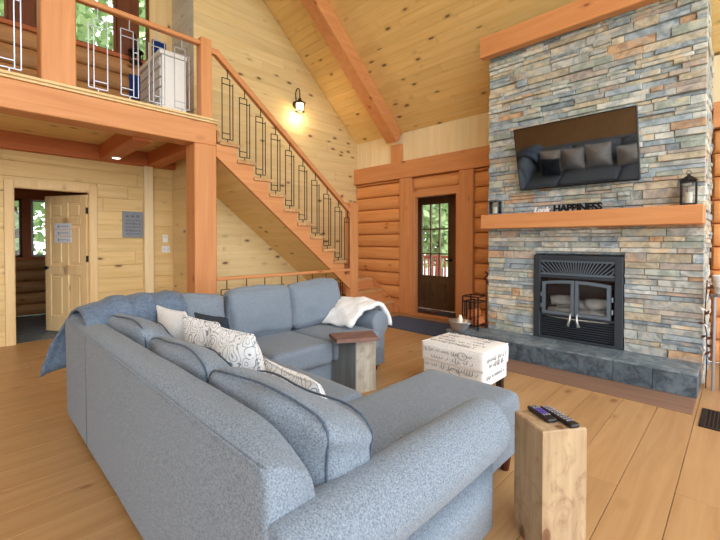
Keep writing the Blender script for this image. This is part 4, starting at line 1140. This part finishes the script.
# ================================================================ LOFT ITEMS
ca = thing('storage_cabinet', 'white painted cabinet with slatted side behind the loft railing', 'cabinet', (-5.5, 1.86, 2.9))
B((-5.92, 1.735, 2.84), (-5.13, 2.02, 3.66), 'carcass', 'white_paint', ca, .004)
B((-5.94, 1.70, 3.66), (-5.10, 2.03, 3.715), 'top', 'white_paint', ca, .004)
B((-5.13, 1.73, 2.85), (-5.112, 2.02, 3.65), 'front_panel', 'white_paint', ca, .004)
for k in range(6): B((-5.90, 1.715, 2.90 + k * .125), (-5.15, 1.734, 3.0 + k * .125), 'slat', 'white_sign', ca, .003)
def hang(label, x, y0, y1, z0, z1, seed):
    rows = [[(x + .012 * math.sin(j * 1.3 + i * .2), y0 + (y1 - y0) * j / 9, z0 + (z1 - z0) * i / 11) for j in range(10)] for i in range(12)]
    o = cloth('hanging_towel', rows, 'royal_cloth', .012, .006, label, 'towel', seed); return o
hang('royal blue cloth hanging high beside the white cabinet in the loft', -6.70, 2.12, 2.33, 4.12, 4.55, 2)
hang('royal blue cloth hanging low under the unlit wall lamp in the loft', -6.715, 1.80, 1.95, 3.55, 3.92, 3)

# ================================================================ RUG, VENT, HEARTH TOOLS
o = MB().box((-4.45, 4.70, .0005), (-2.85, 5.55, .012), .004).build('door_rug', 'rug'); setp(o, 'flat navy rug on the floor before the front door', 'rug')
vt = thing('floor_vent', 'black metal floor register with grid near the hearth corner', 'vent', (-.06, 3.97, 0))
VM = rotM((-.06, 3.97, 0), 'Z', math.radians(0))
for (a, b) in (((-.215, 3.76), (.10, 3.785)), ((-.215, 4.165), (.10, 4.19)), ((-.215, 3.785), (-.185, 4.165)), ((.075, 3.785), (.10, 4.165))): B((a[0], a[1], .0), (b[0], b[1], .007), 'frame', 'black_iron', vt, .002)
B((-.185, 3.785, .0005), (.075, 4.165, .002), 'well', 'dark_earth', vt, 0)
m = MB()
for k in range(12): m.box((-.185 + k * .0225, 3.785, .002), (-.179 + k * .0225, 4.165, .006), 0)
for k in range(18): m.box((-.185, 3.79 + k * .0215, .0025), (.075, 3.795 + k * .0215, .0055), 0)
m.build('grid', 'bronze_iron', vt)
# wrought iron log rack / tool stand on the hearth's left end
rk = thing('log_rack', 'black wrought iron log rack left of the chimney', 'rack', (-2.55, 4.75, .217))
m = MB(); rx0, rx1, ry0, ry1, rzb, rzt = -2.62, -2.40, 4.60, 4.82, .217, .64
for (x, y) in ((rx0, ry0), (rx1, ry0), (rx0, ry1), (rx1, ry1)): m.tube([(x, y, rzb), (x, y, rzt)], .010, 6)
m.build('post', 'black_iron', rk)
for z in (rzt, rzt - .07, rzb + .05):
    MB().tube([(rx0, ry0, z), (rx1, ry0, z), (rx1, ry1, z), (rx0, ry1, z)], .008, 6, True).build('rail', 'black_iron', rk)
for k in range(1, 4): x = rx0 + (rx1 - rx0) * k / 4; MB().tube([(x, ry0, rzb + .05), (x, ry0, rzt - .07)], .009, 5).build('bar', 'black_iron', rk)
for k in range(1, 4): y = ry0 + (ry1 - ry0) * k / 4; MB().tube([(rx0, y, rzb + .05), (rx0, y, rzt - .07)], .009, 5).build('bar', 'black_iron', rk)
for i, (x, z, lab) in enumerate(((-2.565, .33, 'split firewood piece low at the left in the black rack'), (-2.455, .33, 'split firewood piece low at the right in the black rack'), (-2.51, .425, 'split firewood piece on top of the pile in the black rack'))):
    o = MB().prism([(x - .045, z - .045), (x + .05, z - .04), (x + .02, z + .045), (x - .03, z + .04)], 4.61, 4.81, 'Y').build('firewood', 'timber_dark_Y'); setp(o, lab, 'firewood', 'firewood in the black rack')
m = MB(); 
ft = thing('fire_tool', 'dark poker with twisted handle standing against the chimney edge', 'tool', (-2.41, 4.83, .217))
MB().tube([(-2.405, 4.835, .218), (-2.405, 4.832, .70), (-2.405, 4.83, .86)], .007, 6).build('shaft', 'bronze_iron', ft)
MB().tube([(-2.405 + .022 * math.sin(k), 4.83 + .014 * math.cos(k), .80 + k * .016) for k in range(11)], .010, 6).build('handle', 'black_iron', ft)
# silver bowl with bottle on the hearth end
bw = thing('metal_bowl', 'shiny silver bowl on the left end of the hearth', 'bowl', (-2.55, 4.46, .217)); bc = (-2.565, 4.43, .217)
# bucket & candle
bw.location = bc
MB().lathe([(.06, 0), (.065, .006), (.115, .05), (.135, .12), (.15, .13), (.13, .122), (.10, .06), (.04, .016)], bc, 24).build('bowl', 'steel', bw, True)
for s_ in (-1, 1): MB().tube([(bc[0] + s_ * (.125 + .03 * math.sin(k / 6 * 3.14)), bc[1] - .04 + .08 * k / 6, bc[2] + .11) for k in range(7)], .006, 6).build('handle', 'steel', bw, True)
o = MB().lathe([(.026, 0), (.028, .01), (.028, .15), (.02, .17), (.016, .19)], (bc[0] + .01, bc[1], bc[2] + .012), 14).build('pillar_candle', 'wax', None, True); setp(o, 'cream pillar candle standing in the silver bowl', 'candle')
# right edge: white floor stand with branch ornament
fs_ = thing('plant_stand', 'pale grey metal stand with white pot at the right edge beside the chimney', 'stand', (-.12, 4.75, 0))
for (dx, dy) in ((-.05, 0), (.05, 0), (0, .06)): MB().tube([(-.125 + dx, 4.75 + dy, 0), (-.125 + dx * .9, 4.75 + dy * .9, .86)], .012, 8).build('leg', 'silver_bar', fs_)
MB().lathe([(.07, 0), (.07, .02)], (-.125, 4.76, .86), 20).build('plate', 'silver_bar', fs_)
MB().lathe([(.04, 0), (.045, .01), (.06, .12), (.068, .17), (.06, .17), (.05, .03)], (-.125, 4.76, .881), 20).build('pot', 'white_paint', fs_, True)
br = thing('branch_ornament', 'dark metal branch with small leaves hanging by the right chimney edge', 'ornament', (-.17, 4.80, 1.3))
pts = [(-.225, 4.80, 1.0), (-.23, 4.80, .9), (-.235, 4.80, .78), (-.24, 4.80, .62), (-.225, 4.80, .5), (-.22, 4.80, .32), (-.225, 4.8, .1), (-.225, 4.8, 0)]
MB().tube(pts, .005, 6).build('stem', 'bronze_iron', br)
m = MB()
for k, (px_, pz_) in enumerate(((-.11, .98), (-.14, .93), (-.09, .94), (-.21, .74), (-.15, .70), (-.22, .60), (-.14, .58), (-.19, .48), (-.12, .47), (-.20, .36), (-.12, .40), (-.14, .33))):
    Mx = Matrix.Translation((px_ * .55 - .14, 4.785, pz_)) @ Matrix.Rotation(R.uniform(-1.2, 1.2), 4, 'Y') @ Matrix.Rotation(R.uniform(-.6, .6), 4, 'Z')
    MB().add([(-.035, 0, 0), (0, -.008, .014), (.035, 0, 0), (0, -.008, -.014), (0, .004, 0), (0, -.004, 0)], [(0, 1, 5), (1, 2, 5), (2, 3, 5), (3, 0, 5), (0, 4, 1), (1, 4, 2), (2, 4, 3), (3, 4, 0)], Mx).build('leaf', 'copper_leaf' if k % 3 else 'steel', br)

# ================================================================ OUTSIDE
gd = MB().box((-40, -40, -.6), (40, 40, -.4), 0).build('ground', 'bounce_ground'); setp(gd, 'ground outside the windows, paled to bounce light onto the ceiling', 'ground', kind='structure')
def tree(label, x, y, h, r, mat, sd, n=8000, low=.05):
    t = thing('leafy_tree', label, 'tree', (x, y, -.4), 'trees outside the windows'); rr = random.Random(sd)
    MB().tube([(x, y, -.4), (x + .1, y, h * .4), (x, y + .1, h * .9)], [.16, .12, .04], 8).build('trunk', 'bark', t, True)
    m = MB()
    for k in range(n):
        while True:
            v = Vector((rr.uniform(-1, 1), rr.uniform(-1, 1), rr.uniform(-1, 1)))
            if v.length < 1 and noise.noise(v * 2.2 + Vector((sd, 0, 0))) > -.15: break
        p = Vector((x + v.x * r, y + v.y * r, h * (low + (1 - low) / 2) + v.z * h * (1 - low) / 2)); s_ = rr.uniform(.09, .19)
        a = Vector((rr.uniform(-1, 1), rr.uniform(-1, 1), rr.uniform(-1, 1))).normalized() * s_; b = a.orthogonal().normalized() * s_ * .6
        m.add([p - a, p + b, p + a, p - b], [(0, 1, 2, 3)])
    setp(m.build('foliage', mat, t), kind='stuff')
tree('pale green tree outside the loft and back room windows', -13.6, 1.0, 12, 2.2, 'leaf_pale', 1)
tree('green tree outside the back room windows', -13.4, -3.4, 12, 2.2, 'leaf_green', 2)
tree('pale tree outside the narrow loft window', -13.0, 4.6, 12, 1.6, 'leaf_pale', 3)
tree('green tree farther left beyond the deck', -11.5, 11.5, 7, 2.4, 'leaf_green', 9)
tree('leafy tree beyond the deck seen through the front door glass', -8.2, 12.6, 6, 2.6, 'leaf_pale', 4, 8000, .05)
dk = thing('deck_railing', 'red brown wooden deck railing outside the front door', 'railing', (-5.8, 8.6, 0))
for k in range(4): B((-7.6 + k * .98, 8.57, -.04), (-7.52 + k * .98, 8.65, 1.02), 'post', 'deck_rail', dk)
for z in (.12, .93): B((-7.6, 8.58, z), (-4.6, 8.64, z + .07), 'rail', 'deck_rail', dk)
for k in range(24): B((-7.55 + k * .125, 8.59, .18), (-7.515 + k * .125, 8.63, .94), 'baluster', 'deck_rail', dk, .003)
o = MB().box((-7.8, 6.75, -.40), (-2.5, 8.8, -.04), .01).build('deck', 'deck_rail'); setp(o, 'wooden deck outside the front door', 'deck')
